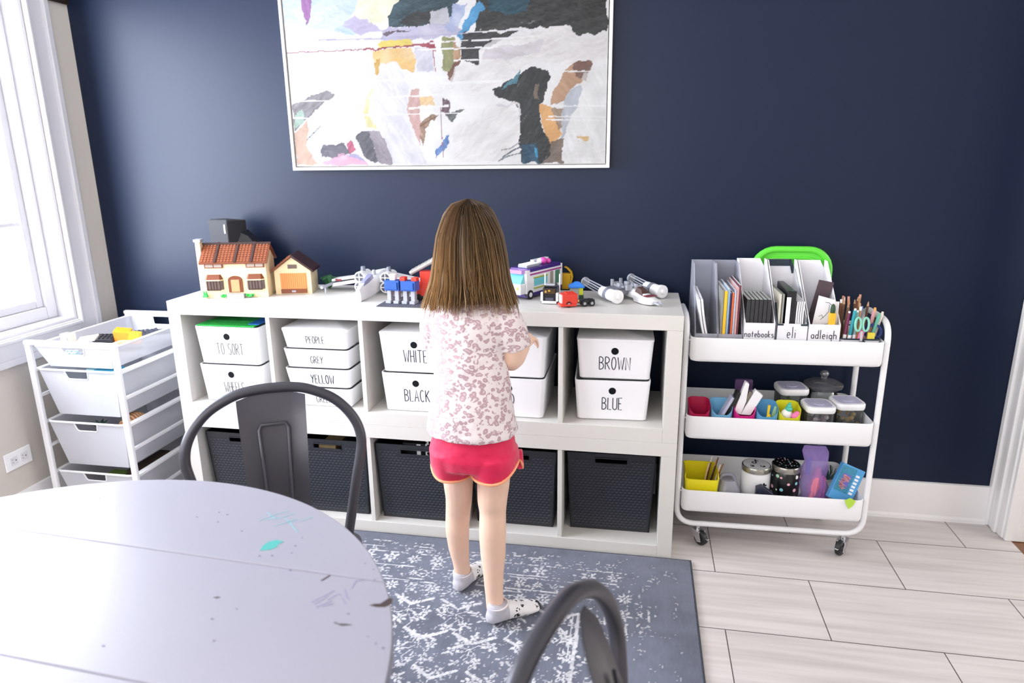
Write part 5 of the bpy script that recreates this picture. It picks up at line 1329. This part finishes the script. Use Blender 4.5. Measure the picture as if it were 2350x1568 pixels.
# ---- bottom tray
o = ct('storage_bin', 'yellow plastic bin holding paint brushes on the bottom tier', 'bin', .004, .022, ZC[0])
YB = mat('lemon_yellow_plastic', '#efe01e', .38)
def yr(ins, z, dip=0):
    return [(p[0], p[1], z - (dip if p[1] < .02 else 0)) for p in rrect(-.060 + ins, .060 - ins, ins, .115 - ins, 0, .018, 5)]
obj('body', MB().loft([yr(.008, 0), yr(0, .136, .022), yr(.003, .136, .022), yr(.010, .004)]), YB, o, smooth=50)
for k in range(8):
    px_, py_ = .008 + k * .0045, .05 + (k % 3) * .015
    o = ct('paint_brush', 'wooden paint brush in the yellow bin', 'paint brush', px_, .022 + py_, ZC[0] + .007, rot=(R(random.uniform(-6, 6)), R(8 + k * 1.0), 0), group='paint brushes in the yellow bin')
    c = ('d8b58a', '5a3624', 'e8e0d4', '2a2422', 'c99a62', '6b4228', 'e6d9c2', '8a5a36')[k]
    obj('handle', MB().tube([(0, 0, 0), (0, 0, .06), (0, 0, .150 + .006 * (k % 3))], [.0025, .004, .0022], 7), mat('brush_' + c, '#' + c, .4), o); obj('ferrule', MB().cyl((0, 0, .03), (0, 0, .05), .0042, 8), CHROME, o)
o = ct('plastic_case', 'clear grey plastic case between yellow bin and white jar', 'case', .068, .03, ZC[0])
obj('shell', MB().loft([rrect(0, .078, 0, .10, 0, .02), rrect(.002, .075, .01, .095, .065, .02), rrect(.01, .06, .03, .09, .095, .02)]), mat('clear_grey_plastic', '#b3b2c2', .15, alpha=.6), o); obj('handle', MB().tube(smoothpath([(.006, .05, .096), (.015, .05, .112), (.045, .05, .114), (.058, .05, .094)]), .007, 8), mat('smoky_plastic', '#8d8c9c', .3), o)
def polka(name, sc):
    m = mat(name, '#101013', .25); nt = m.node_tree; p = nt.nodes['Principled BSDF']; Lk = nt.links.new
    tc = nt.nodes.new('ShaderNodeTexCoord'); vo = nt.nodes.new('ShaderNodeTexVoronoi'); vo.inputs['Scale'].default_value = sc; vo.inputs['Randomness'].default_value = .45; Lk(tc.outputs['Object'], vo.inputs['Vector'])
    lt = nt.nodes.new('ShaderNodeMath'); lt.operation = 'LESS_THAN'; lt.inputs[1].default_value = .30; Lk(vo.outputs['Distance'], lt.inputs[0])
    sp = nt.nodes.new('ShaderNodeSeparateColor'); Lk(vo.outputs['Color'], sp.inputs[0])
    cr = nt.nodes.new('ShaderNodeValToRGB'); cr.color_ramp.interpolation = 'CONSTANT'; el = cr.color_ramp.elements; el[0].color = lin('f0b8cc'); el[1].position = .3; el[1].color = lin('8fd0dc')
    for ps, c in ((.55, 'f2f2f2'), (.8, 'a8d8b8')): e = el.new(ps); e.color = lin(c)
    Lk(sp.outputs[0], cr.inputs[0]); mx = nt.nodes.new('ShaderNodeMix'); mx.data_type = 'RGBA'; mx.inputs[6].default_value = lin('101013'); Lk(lt.outputs[0], mx.inputs[0]); Lk(cr.outputs['Color'], mx.inputs[7]); Lk(mx.outputs[2], p.inputs['Base Color']); return m
def jar(label, x, y, h, r, m, lidtop):
    o = ct('jar', label, 'jar', x, y, ZC[0])
    obj('body', MB().lathe([(r * .92, 0), (r, .008), (r, h * .80), (r * .86, h * .88), (r * .84, h * .9)], n=30), m, o, smooth=40)
    l_ = obj('lid', MB().lathe([(r * .97, h * .86), (r * .99, h * .865), (r * .99, h * .98), (r * .95, h)], n=30), mat('lid_silver', '#a5a39c', .25, metal=.9), o, smooth=40)
    return o, l_
o, l_ = jar('white glass jar with a silver lid bearing a black note mark', .201, .105, .150, .051, mat('frosted_white_glass', '#e9e9ec', .25), None)
obj('lid_disc', MB().lathe([(.046, .1498), (.046, .1506)], n=30), mat('lid_label_grey', '#c3c3c6', .5), l_)
def note(mb, o_, xd, ud, nd, s_):
    o_, xd, ud, nd = (Vector(a) for a in (o_, xd, ud, nd))
    def P(x, y): return o_ + xd * x * s_ + ud * y * s_
    def rib(pts, wd):
        rings = []
        for i, p in enumerate(pts):
            t = (pts[min(i + 1, len(pts) - 1)] - pts[max(i - 1, 0)]).normalized(); sd = nd.cross(t) * wd * s_
            rings.append([p + sd, p + sd + nd * .0005, p - sd + nd * .0005, p - sd])
        mb.loft(rings)
    rib([P(0, .95), P(0, 0)], .09)
    rib([P(*q) for q in arc(-.26, 0, .26, .26, 80, 360, 14)], .09)
    rib([P(*q) for q in arc(.36, .95, .36, .34, 180, 275, 6)], .09)
b = MB(); note(b, (0, .010, .1507), (1, 0, 0), (0, 1, 0), (0, 0, 1), .026)
X = BLK
lettering(b, 'TIK', .013, (-.018, -.026, .1507), (1, 0, 0), (0, 1, 0), (0, 0, 1), .95, r=.0011); lettering(b, 'ToK', .013, (.018, -.026, .1507), (1, 0, 0), (0, 1, 0), (0, 0, 1), .95, r=.0011)
obj('lid_print', b, X, l_, smooth=0)
b = MB(); a = R(-66); nd = Vector((math.cos(a), math.sin(a), 0)); note(b, nd * .0513 + Vector((0, 0, .070)), (-math.sin(a), math.cos(a), 0), (0, 0, 1), nd, .030); obj('side_print', b, X, o, smooth=0)
o, l_ = jar('black jar with pastel polka dots and a silver-rimmed lid', .305, .110, .156, .050, polka('polka_jar', 44), None)
obj('lid_top', MB().lathe([(.047, .1555), (.047, .157)], n=30), polka('polka_lid', 95), l_)
o = ct('tape_dispenser', 'small navy tape dispenser in front of the white jar', 'tape dispenser', .190, .020, ZC[0])
obj('body', MB().prism([(0, 0, 0), (.060, 0, 0), (.060, 0, .075), (.020, 0, .104), (.0, 0, .096)], (0, .024, 0)), mat('navy_slate_plastic', '#262b40', .4), o, bevel=.003); obj('tape_roll', MB().lathe([(.017, -.003), (.017, .0)], (.036, 0, .056), 16, 'y').box(.030, .043, -.0035, -.001, 0, .056), PAPER, o)
# purple zip bag
o = ct('plastic_pouch', 'crumpled purple clear pouch stuffed with pink things', 'bag', .4085, .11, ZC[0])
rings = []
for i in range(12):
    t = i / 11; z = .235 * t; w_ = .050 - .010 * t + .004 * math.sin(i * 2.1); d = .028 * (1 - t) ** .7 + .004
    rings.append([((w_ + .004 * math.sin(3 * a + i)) * math.cos(a) - .012 * t, (d + .003 * math.sin(5 * a + i * 1.3)) * math.sin(a) - .01 * t, z) for a in [2 * math.pi * k / 22 for k in range(22)]])
obj('film', MB().loft(rings), mat('purple_clear_film', '#a98fd8', .18, alpha=.50, var=.25, vscale=30), o, smooth=60)
obj('pink_brush', MB().tube([(-.012, -.012, .012), (-.006, -.014, .085), (.006, -.010, .150)], [.017, .020, .010], 10), mat('pink_bristle', '#f08aa8', .6), o)
b = MB().tube([(.016, -.016, .008), (.017, -.016, .125)], [.008, .007], 8)
for k in range(18): b.cyl((.017, -.018, .012 + k * .0062), (.030, -.024, .012 + k * .0062), .0012, 5)
obj('pink_comb', b, mat('bright_pink_plastic', '#f06ac0', .45), o)
obj('blue_insert', MB().box(-.036, -.022, -.010, .004, .12, .185).box(.030, .040, -.012, .0, .004, .05), mat('deep_blue_insert', '#2f5fc0', .5), o)
# blue box and other bits at the right
o = ct('gift_packet', 'tilted blue packet with white print at the right of the bottom tier', 'packet', .478, .050, ZC[0] + .072, rot=(R(-12), R(24), R(6)))
pm = mat('sky_blue_carton', '#58a4dc', .4)
obj('carton', MB().box(-.036, .050, 0, .022, -.020, .112), pm, o, bevel=.002)
b = MB(); b.m(0).box(-.034, .020, -.0008, 0, .014, .106); b.m(1).box(-.022, .010, -.0014, -.0006, .034, .080); b.m(2)
for k in range(9): b.prism([(random.uniform(-.03, .01) + .008 * math.cos(R(72 * i)), -.0016, random.uniform(.026, .028) + .05 * (k / 9) + .006 * math.sin(R(72 * i))) for i in range(5)], (0, .0008, 0))
obj('picture_print', b, [mat('teal_print', '#3f8aa8', .5, var=.5, vscale=120), mat('violet_print', '#6a6ac0', .5), mat('coral_print', '#c98a90', .5)], o, smooth=0)
b = MB()
for k in range(6): b.box(.024, .038, -.0008, 0, .016 + k * .013, .024 + k * .013)
obj('white_lettering', b, PLASW, o, smooth=0)
b = MB()
for k in range(40):
    a = random.random() * 3.1; b.tube([(-.01, .026, .03), (-.01 + .03 * math.cos(a), .034, .03 + .03 * math.sin(a)), (-.01 + .055 * math.cos(a) - .01, .038, .03 + .055 * math.sin(a))], [.002, .0015, .0005], 4)
ctag('feather_trim', 'dark teal feathery tuft behind the blue packet', 'feathers', b, mat('dark_teal_feather', '#24403f', .8), .470, .11, ZC[0] + .06)
ctag('crumpled_bag', 'crumpled clear bag beneath the blue packet', 'bag', MB().loft([[((.034 + .005 * math.sin(5 * a + i)) * math.cos(a) * (1 - .25 * i / 4), (.035 + .004 * math.sin(7 * a)) * math.sin(a) * (1 - .2 * i / 4), .015 * i) for a in [6.283 * k / 18 for k in range(18)]] for i in range(5)]), mat('cloudy_clear_film', '#c9cdd0', .25, alpha=.6), .490, .14, ZC[0] + .004)
b = MB().prism([(0, 0, .0), (.016, 0, .012), (.036, 0, .004), (.030, 0, -.016), (.020, 0, -.030), (.008, 0, -.014)], (0, .0014, 0))
ctag('gift_tag', 'lime green tag hanging over the bottom tray edge', 'tag', b, mat('lime_green_paper', '#b6dc4a', .6), .478, -.0040, TRZ[0] + .086, (0, 8, 0))

# ================================================================== the girl
GO = Vector((1.245, -.365, .0105))
girl = thing('person', 'girl with long brown hair, leopard-print shirt and crimson shorts, back turned', 'person', GO)
def G(p): return Vector(p) - GO
def tube_s(mb, P, rs, n=16, k=5, flat=1.0):
    S = smoothpath(P, k); N = len(P); out = []
    for i in range(len(S)):
        t = i / k; a = min(int(t), N - 2); f_ = t - a; f_ = f_ * f_ * (3 - 2 * f_) * .5 + f_ * .5; out.append(rs[a] * (1 - f_) + rs[a + 1] * f_)
    mb.tube(S, out, n, flat=flat)
def remesh(o, vox, it=6, fac=.5):
    m = o.modifiers.new('remesh', 'REMESH'); m.mode = 'VOXEL'; m.voxel_size = vox; m.use_smooth_shade = True
    s_ = o.modifiers.new('smooth', 'SMOOTH'); s_.factor = fac; s_.iterations = it
    return o
SKIN = mat('child_skin', '#e9c4ae', .5, spec=.35, var=.06, vscale=25)
SKIN.node_tree.nodes['Principled BSDF'].inputs['Subsurface Weight'].default_value = .12
SKIN.node_tree.nodes['Principled BSDF'].inputs['Subsurface Radius'].default_value = (.010, .004, .002)
b = MB().at(-GO)
# legs
tube_s(b, [(1.300, -.365, .56), (1.299, -.372, .455), (1.296, -.380, .39), (1.297, -.384, .345), (1.2985, -.398, .285), (1.300, -.405, .225), (1.303, -.418, .150), (1.306, -.426, .085), (1.310, -.430, .045)], [.062, .0500, .0455, .0405, .0415, .0390, .0310, .0272, .028])
tube_s(b, [(1.190, -.355, .56), (1.184, -.350, .44), (1.180, -.336, .36), (1.172, -.322, .305), (1.167, -.318, .245), (1.166, -.309, .180), (1.170, -.300, .110), (1.172, -.295, .070), (1.175, -.291, .045)], [.060, .0470, .0415, .0395, .0385, .0345, .0275, .0262, .027])
b.ball((1.272, -.372, .345), .004); 
# trunk, neck
b.loft([[(cx + hw * math.cos(a), cy + hd * math.sin(a), z) for a in [2 * math.pi * k / 24 for k in range(24)]] for z, cx, cy, hw, hd in ((.50, 1.242, -.36, .100, .075), (.58, 1.240, -.36, .112, .080), (.66, 1.238, -.355, .100, .070), (.76, 1.236, -.352, .090, .062), (.86, 1.236, -.352, .098, .064), (.94, 1.238, -.355, .105, .062), (.985, 1.238, -.352, .085, .050), (1.01, 1.238, -.346, .040, .040))])
tube_s(b, [(1.238, -.350, .98), (1.238, -.343, 1.03), (1.237, -.335, 1.08)], [.040, .034, .038])
# head: skull, jaw, nose, ears
b.ball((1.237, -.335, 1.160), .074, .088, .092, 24, 16); b.ball((1.237, -.290, 1.105), .048, .050, .055, 18, 12)
b.ball((1.237, -.246, 1.130), .011, .014, .012); b.ball((1.237, -.243, 1.100), .020, .010, .006); b.ball((1.237, -.250, 1.085), .016, .012, .010)
for s_ in (-1, 1): b.ball((1.237 + s_ * .074, -.330, 1.140), .008, .014, .022); b.ball((1.237 + s_ * .030, -.262, 1.128), .016, .012, .014)
# arms and hands
tube_s(b, [(1.318, -.355, .955), (1.352, -.350, .900), (1.348, -.335, .825), (1.343, -.312, .803)], [.040, .034, .031, .030])
tube_s(b, [(1.344, -.318, .803), (1.350, -.270, .800), (1.358, -.210, .808), (1.362, -.175, .815)], [.031, .030, .023, .019])
tube_s(b, [(1.158, -.355, .955), (1.126, -.345, .900), (1.128, -.322, .845), (1.135, -.300, .835)], [.040, .034, .030, .029])
tube_s(b, [(1.135, -.305, .835), (1.150, -.240, .848), (1.168, -.180, .872), (1.175, -.150, .880)], [.030, .028, .022, .019])
def hand(w_, fwd, side, up):
    w_, fwd, side, up = (Vector(a) for a in (w_, fwd, side, up)); fwd.normalize(); side.normalize(); up.normalize()
    tube_s(b, [w_ - fwd * .008, w_ + fwd * .018, w_ + fwd * .040], [.019, .022, .021], flat=.62)
    for i, (o_, L_) in enumerate(((-.0155, .036), (-.005, .042), (.0055, .039), (.0155, .030))):   # index .. little
        k = w_ + fwd * (.044 - abs(i - 1.2) * .002) + side * o_
        a = k + fwd * L_ * .42 - up * .004 * (i + .5); c = a + fwd * L_ * .22 - up * (.011 + .002 * i); d = c - up * .010 - fwd * .004
        tube_s(b, [k - fwd * .012, k, a, c, d], [.0066, .0064, .0058, .0052, .0042], 10, 3)
    k = w_ + fwd * .010 - side * .016 - up * .004
    tube_s(b, [k, k - side * .012 + fwd * .014 - up * .006, k - side * .012 + fwd * .030 - up * .014, k - side * .006 + fwd * .040 - up * .020], [.0085, .0078, .0068, .005], 10, 3)
hand((1.363, -.168, .816), (.28, .92, .16), (1, -.2, .05), (0, -.1, 1))
hand((1.176, -.144, .882), (.25, .95, .12), (-1, .2, .05), (0, -.1, 1))
remesh(obj('body', b, SKIN, girl, smooth=0), .0042, 5)
for s_ in (-1, 1):
    e = obj('eye', MB().at(-GO).ball((1.237 + s_ * .030, -.254, 1.134), .0105), mat('eye_white', '#f2f0ee', .2), girl)
    obj('iris', MB().at(-GO).ball((1.237 + s_ * .030, -.2455, 1.133), .0048, .0030, .0048), mat('brown_iris', '#4a3424', .15), e)
    obj('eyebrow', MB().at(-GO).tube([(1.237 + s_ * .018, -.2455, 1.154), (1.237 + s_ * .030, -.246, 1.158), (1.237 + s_ * .044, -.256, 1.155)], .0022, 6), mat('brow_brown', '#6a4c34', .8), girl)
obj('lips', MB().at(-GO).ball((1.237, -.2355, 1.1005), .015, .004, .0045), mat('lip_pink', '#c9857c', .45), girl)
# ---- shirt
SH_ = mat('leopard_print_cotton', '#ddd2d3', .85, spec=.15, sheen=.2)
nt = SH_.node_tree; P = nt.nodes['Principled BSDF']; Lk = nt.links.new
tc = nt.nodes.new('ShaderNodeTexCoord'); nz = nt.nodes.new('ShaderNodeTexNoise'); nz.inputs['Scale'].default_value = 34; nz.inputs['Detail'].default_value = 2
vm = nt.nodes.new('ShaderNodeVectorMath'); vm.operation = 'SUBTRACT'; vm.inputs[1].default_value = (.5, .5, .5)
vs2 = nt.nodes.new('ShaderNodeVectorMath'); vs2.operation = 'SCALE'; vs2.inputs['Scale'].default_value = .022
va = nt.nodes.new('ShaderNodeVectorMath'); va.operation = 'ADD'
mp = nt.nodes.new('ShaderNodeMapping'); mp.inputs['Scale'].default_value = (1, 1, 1.25)
vo = nt.nodes.new('ShaderNodeTexVoronoi'); vo.inputs['Scale'].default_value = 62
cr = nt.nodes.new('ShaderNodeValToRGB'); el = cr.color_ramp.elements
el[0].position = .0; el[0].color = lin('c4afb3'); el[1].position = .24; el[1].color = lin('c2adb1')
for ps, c in ((.27, 'b0949a'), (.50, 'b4999f'), (.54, 'ddd2d3'), (1.0, 'ddd2d3')): e = el.new(ps); e.color = lin(c)
n2 = nt.nodes.new('ShaderNodeTexNoise'); n2.inputs['Scale'].default_value = 60; n2.inputs['Detail'].default_value = 1
r2 = nt.nodes.new('ShaderNodeValToRGB'); r2.color_ramp.elements[0].position = .56; r2.color_ramp.elements[1].position = .62
mx = nt.nodes.new('ShaderNodeMix'); mx.data_type = 'RGBA'; mx.inputs[7].default_value = lin('ddd2d3')
Lk(tc.outputs['Object'], nz.inputs['Vector']); Lk(nz.outputs['Color'], vm.inputs[0]); Lk(vm.outputs[0], vs2.inputs[0]); Lk(tc.outputs['Object'], mp.inputs[0]); Lk(mp.outputs[0], va.inputs[0]); Lk(vs2.outputs[0], va.inputs[1])
Lk(va.outputs[0], vo.inputs['Vector']); Lk(vo.outputs['Distance'], cr.inputs[0]); Lk(tc.outputs['Object'], n2.inputs['Vector']); Lk(n2.outputs['Fac'], r2.inputs[0]); Lk(r2.outputs['Color'], mx.inputs[0]); Lk(cr.outputs['Color'], mx.inputs[6]); Lk(mx.outputs[2], P.inputs['Base Color'])
b = MB().at(-GO)
rings = []
for z, cx, cy, hw, hd in ((.606, 1.238, -.366, .1365, .106), (.611, 1.238, -.366, .137, .1065), (.65, 1.237, -.362, .128, .098), (.71, 1.235, -.358, .118, .092), (.78, 1.233, -.354, .110, .087), (.85, 1.231, -.353, .108, .085), (.90, 1.233, -.354, .113, .085), (.945, 1.237, -.356, .122, .080), (.975, 1.238, -.354, .108, .066), (.995, 1.238, -.350, .075, .054), (1.008, 1.238, -.346, .050, .046)):
    ring = []
    for k in range(40):
        a = 2 * math.pi * k / 40; fold = 1 + .018 * math.sin(5 * a + 9 * z) * max(0, .9 - z) * 2.2
        ring.append((cx + hw * fold * math.cos(a), cy + hd * fold * math.sin(a), z + (.012 * math.sin(a) - .004 * math.cos(2 * a) if z < .62 else 0)))
    rings.append(ring)
b.loft(rings)
tube_s(b, [(1.300, -.355, .962), (1.338, -.354, .935), (1.356, -.348, .890), (1.361, -.340, .858)], [.046, .049, .049, .052])
tube_s(b, [(1.176, -.355, .962), (1.140, -.352, .935), (1.124, -.342, .890), (1.122, -.328, .852)], [.046, .047, .044, .044])
shirt = remesh(obj('shirt', b, SH_, girl, smooth=0), .0055, 4)
tx = bpy.data.textures.new('cloth_folds', 'CLOUDS'); tx.noise_scale = .07; tx.noise_depth = 2
dm_ = shirt.modifiers.new('folds', 'DISPLACE'); dm_.texture = tx; dm_.strength = .012; dm_.mid_level = .5; dm_.texture_coords = 'LOCAL'
# ---- shorts
CRIM = mat('crimson_jersey', '#d3124a', .62, spec=.35, sheen=.3, bump=.25, bscale=120, var=.12, vscale=35)
b = MB().at(-GO)
def leg_ring(cx, cy, hw, hd, z, up):
    return [(cx + hw * math.cos(a), cy + hd * math.sin(a), z + up(a)) for a in [2 * math.pi * k / 36 for k in range(36)]]
hemR = lambda a: .030 * max(0, math.cos(a)) ** 3 + .006 * math.sin(a)
hemL = lambda a: .028 * max(0, -math.cos(a)) ** 3 + .004 * math.sin(a)
b.loft([leg_ring(1.238, -.364, .108, .078, .650, lambda a: 0), leg_ring(1.238, -.365, .118, .088, .605, lambda a: 0), leg_ring(1.238, -.366, .126, .094, .57, lambda a: 0), leg_ring(1.238, -.367, .135, .102, .535, lambda a: 0), leg_ring(1.238, -.366, .128, .094, .500, lambda a: 0), leg_ring(1.238, -.366, .085, .062, .486, lambda a: 0)])
RR = [leg_ring(1.300, -.368, .072, .096, .545, lambda a: 0), leg_ring(1.304, -.374, .071, .090, .515, lambda a: 0), leg_ring(1.305, -.378, .069, .084, .480, hemR)]
LL = [leg_ring(1.176, -.362, .072, .096, .545, lambda a: 0), leg_ring(1.173, -.360, .069, .088, .505, lambda a: 0), leg_ring(1.173, -.356, .065, .080, .464, hemL)]
b.loft(RR); b.loft(LL)
shorts = remesh(obj('shorts', b, CRIM, girl, smooth=0), .005, 3)
tx2 = bpy.data.textures.new('short_folds', 'CLOUDS'); tx2.noise_scale = .05
dm_ = shorts.modifiers.new('folds', 'DISPLACE'); dm_.texture = tx2; dm_.strength = .008; dm_.texture_coords = 'LOCAL'
PEACH = mat('peach_binding', '#f7a87c', .7)
for rr_ in (RR[-1], LL[-1]):
    c = sum((Vector(p) for p in rr_), Vector()) / len(rr_)
    obj('hem_binding', MB().at(-GO).tube([c + (Vector(p) - c) * 1.0 + Vector((0, 0, .001)) for p in rr_], .0042, 8, closed=True), PEACH, shorts)
obj('side_vent', MB().at(-GO).tube([(1.374, -.335, .500), (1.378, -.322, .478), (1.377, -.310, .462)], [.0032, .0042, .003], 6), PEACH, shorts)
obj('side_flap', MB().at(-GO).loft([[(1.358, -.33, .52), (1.376, -.315, .52), (1.374, -.295, .52), (1.352, -.30, .52)], [(1.362, -.333, .475), (1.3805, -.318, .472), (1.379, -.300, .472), (1.356, -.303, .475)], [(1.366, -.325, .462), (1.376, -.316, .460), (1.375, -.304, .460), (1.362, -.31, .462)]]), CRIM, shorts, bevel=.004, seg=3)
# ---- socks
def sock_mat():
    m = mat('patterned_white_sock', '#e4e1e2', .9, spec=.1)
    nt = m.node_tree; p = nt.nodes['Principled BSDF']; Lk = nt.links.new
    tc = nt.nodes.new('ShaderNodeTexCoord'); sp = nt.nodes.new('ShaderNodeSeparateXYZ'); Lk(tc.outputs['Object'], sp.inputs[0])
    cr = nt.nodes.new('ShaderNodeValToRGB'); cr.color_ramp.interpolation = 'CONSTANT'; el = cr.color_ramp.elements
    mr = nt.nodes.new('ShaderNodeMapRange'); mr.inputs[1].default_value = -.03; mr.inputs[2].default_value = .17; Lk(sp.outputs['X'], mr.inputs[0]); Lk(mr.outputs[0], cr.inputs[0])
    el[0].position = 0; el[0].color = lin('bdbac2'); el[1].position = .37; el[1].color = lin('e6e3e4'); e = el.new(.885); e.color = lin('4a494e')
    vo = nt.nodes.new('ShaderNodeTexVoronoi'); vo.inputs['Scale'].default_value = 42; nz = nt.nodes.new('ShaderNodeTexNoise'); nz.inputs['Scale'].default_value = 160
    Lk(tc.outputs['Object'], vo.inputs['Vector']); Lk(tc.outputs['Object'], nz.inputs['Vector'])
    a1 = nt.nodes.new('ShaderNodeMath'); a1.operation = 'LESS_THAN'; a1.inputs[1].default_value = .42; Lk(vo.outputs['Distance'], a1.inputs[0])
    a2 = nt.nodes.new('ShaderNodeMath'); a2.operation = 'GREATER_THAN'; a2.inputs[1].default_value = .50; Lk(nz.outputs['Fac'], a2.inputs[0])
    a3 = nt.nodes.new('ShaderNodeMath'); a3.operation = 'GREATER_THAN'; a3.inputs[1].default_value = .050; Lk(sp.outputs['X'], a3.inputs[0])
    m1 = nt.nodes.new('ShaderNodeMath'); m1.operation = 'MULTIPLY'; Lk(a1.outputs[0], m1.inputs[0]); Lk(a2.outputs[0], m1.inputs[1])
    m2 = nt.nodes.new('ShaderNodeMath'); m2.operation = 'MULTIPLY'; Lk(m1.outputs[0], m2.inputs[0]); Lk(a3.outputs[0], m2.inputs[1])
    mx = nt.nodes.new('ShaderNodeMix'); mx.data_type = 'RGBA'; mx.inputs[7].default_value = lin('2a2830'); Lk(m2.outputs[0], mx.inputs[0]); Lk(cr.outputs['Color'], mx.inputs[6]); Lk(mx.outputs[2], p.inputs['Base Color'])
    return m
for (hx_, hy_, dx, dy) in ((1.307, -.451, .116, .086), (1.166, -.310, .050, .132)):
    b = MB()
    b.loft([[(x + 0, w2 * math.cos(a), zc + hh * math.sin(a)) for a in [2 * math.pi * k / 18 for k in range(18)]] for x, w2, zc, hh in ((-.022, .010, .022, .012), (-.012, .022, .026, .024), (.010, .027, .030, .029), (.04, .027, .032, .031), (.075, .029, .026, .026), (.11, .032, .019, .0185), (.140, .029, .015, .0145), (.158, .017, .013, .011))])
    b.tube([(.012, 0, .03), (.013, 0, .048), (.017, 0, .060)], [.028, .0305, .0305], 18)
    o = remesh(obj('sock', b, sock_mat(), girl, smooth=0, loc=G((hx_, hy_, .0115)), rot=(0, 0, math.atan2(dy, dx))), .0035, 4)
    obj('cuff', MB().tube([(.017 + .0300 * math.cos(a), .0300 * math.sin(a), .0600 + .004 * math.cos(a)) for a in [2 * math.pi * k / 20 for k in range(20)]], .0028, 6, closed=True), mat('sock_cuff', '#d9d0cf', .9), o)
# ---- hair
def hair_mat():
    m = attr_mat('brown_hair', .42, .45)
    m.node_tree.nodes['Principled BSDF'].inputs['Anisotropic'].default_value = .6
    return m
HZ = [1.2665, 1.252, 1.228, 1.168, 1.096, 1.046, 1.010, .970, .93]
HW = [.006, .048, .067, .090, .103, .112, .126, .142, .150]
HD = [.006, .055, .078, .100, .106, .104, .104, .106, .108]
def hair_pt(phi, z, s_):
    hw = np.interp(-z, [-q for q in HZ], HW) * s_; hd = np.interp(-z, [-q for q in HZ], HD) * s_
    cx = 1.237; cy = -.335 - .012 * max(0, (1.10 - z) / .14)
    return Vector((cx + hw * math.sin(phi), cy - hd * math.cos(phi), z))
rg = random.Random(11)
verts, faces, cols = [], [], []
def lock(pts, rs, c0, c1, n=5, flat=.45):
    mb = MB(); mb.tube(pts, rs, n, flat=flat); base = len(verts); N = len(pts)
    verts.extend(mb.v); faces.extend([tuple(base + i for i in f) for f in mb.f])
    for i in range(N):
        t = i / (N - 1); cols.extend([tuple(c0[j] * (1 - t) + c1[j] * t for j in range(3))] * n)
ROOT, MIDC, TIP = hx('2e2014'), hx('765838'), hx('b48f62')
for i in range(900):
    phi = rg.gauss(0, 1.0) if i < 500 else rg.uniform(-2.25, 2.25)
    if abs(phi) > 2.3: phi = rg.uniform(-2.2, 2.2)
    s_ = rg.uniform(.84, 1.015); zt = rg.uniform(.962, .995) if phi < .45 else rg.uniform(.955, 1.0)
    if rg.random() < .08: zt -= rg.uniform(0, .026)
    if .15 < phi < .85 and rg.random() < .5: zt += rg.uniform(.01, .06)
    if abs(phi) > 1.7: zt = rg.uniform(.98, 1.06)
    z0 = 1.266 - (abs(rg.gauss(0, .018)) if i % 3 else rg.uniform(0, .002)); z0 = max(z0, 1.20)
    amp, ph, fr = rg.uniform(.02, .085), rg.random() * 6, rg.uniform(5, 11)
    drift = rg.uniform(-.10, .10) + (.18 if .35 < phi < 1.2 and rg.random() < .4 else 0)
    pts = []; N = 16
    for k in range(N):
        t = k / (N - 1); z = z0 + (zt - z0) * (t ** 1.15 if k else 0)
        pp = phi * (.75 + .25 * min(1, t * 3)) + drift * t * t + amp * math.sin(fr * t + ph) * t * t
        q = hair_pt(pp, z, s_)
        if t > .8: q += Vector((0, -.004 * (t - .8) * 5 * rg.uniform(.3, 1.2), 0))
        pts.append(q - GO)
    r_ = rg.uniform(.0018, .0042)
    rs = [r_ * (.55 + .45 * min(1, k / 3)) * (1 if k < N - 5 else (N - 1 - k) / 5 * .85 + .15) for k in range(N)]
    br = rg.choice((.5, .7, .85, 1.0, 1.1, 1.45)) * rg.uniform(.9, 1.1) * (1.12 if phi < -.2 else .9)  # window-side locks painted lighter as if lit, the others darker
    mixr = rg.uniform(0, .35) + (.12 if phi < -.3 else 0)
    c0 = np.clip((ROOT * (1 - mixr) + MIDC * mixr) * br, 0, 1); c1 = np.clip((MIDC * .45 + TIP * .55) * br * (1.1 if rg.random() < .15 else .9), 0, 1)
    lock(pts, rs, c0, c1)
# inner mass so the strands read as full hair
nsh = 30; shell = []
for z in (1.258, 1.24, 1.20, 1.15, 1.10, 1.05, 1.01, .992):
    shell.append([hair_pt(-2.15 + 4.3 * k / (nsh - 1), z, .86) - GO for k in range(nsh)])
base = len(verts)
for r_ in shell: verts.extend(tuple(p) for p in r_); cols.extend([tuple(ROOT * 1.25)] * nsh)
for j in range(len(shell) - 1):
    for k in range(nsh - 1): faces.append((base + j * nsh + k, base + (j + 1) * nsh + k, base + (j + 1) * nsh + k + 1, base + j * nsh + k + 1))
faces.append(tuple(base + k for k in range(nsh)))
bl = MB().at(-GO).ball((1.237, -.335, 1.186), .064, .072, .072, 24, 14); base = len(verts)
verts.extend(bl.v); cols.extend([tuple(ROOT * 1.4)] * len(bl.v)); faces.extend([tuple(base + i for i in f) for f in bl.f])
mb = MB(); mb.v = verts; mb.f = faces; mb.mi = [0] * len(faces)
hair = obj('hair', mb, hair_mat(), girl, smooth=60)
ca = hair.data.color_attributes.new('Col', 'FLOAT_COLOR', 'POINT')
cc = np.ones((len(verts), 4), np.float32); cc[:, :3] = np.array(cols, np.float32)
ca.data.foreach_set('color', cc.ravel())
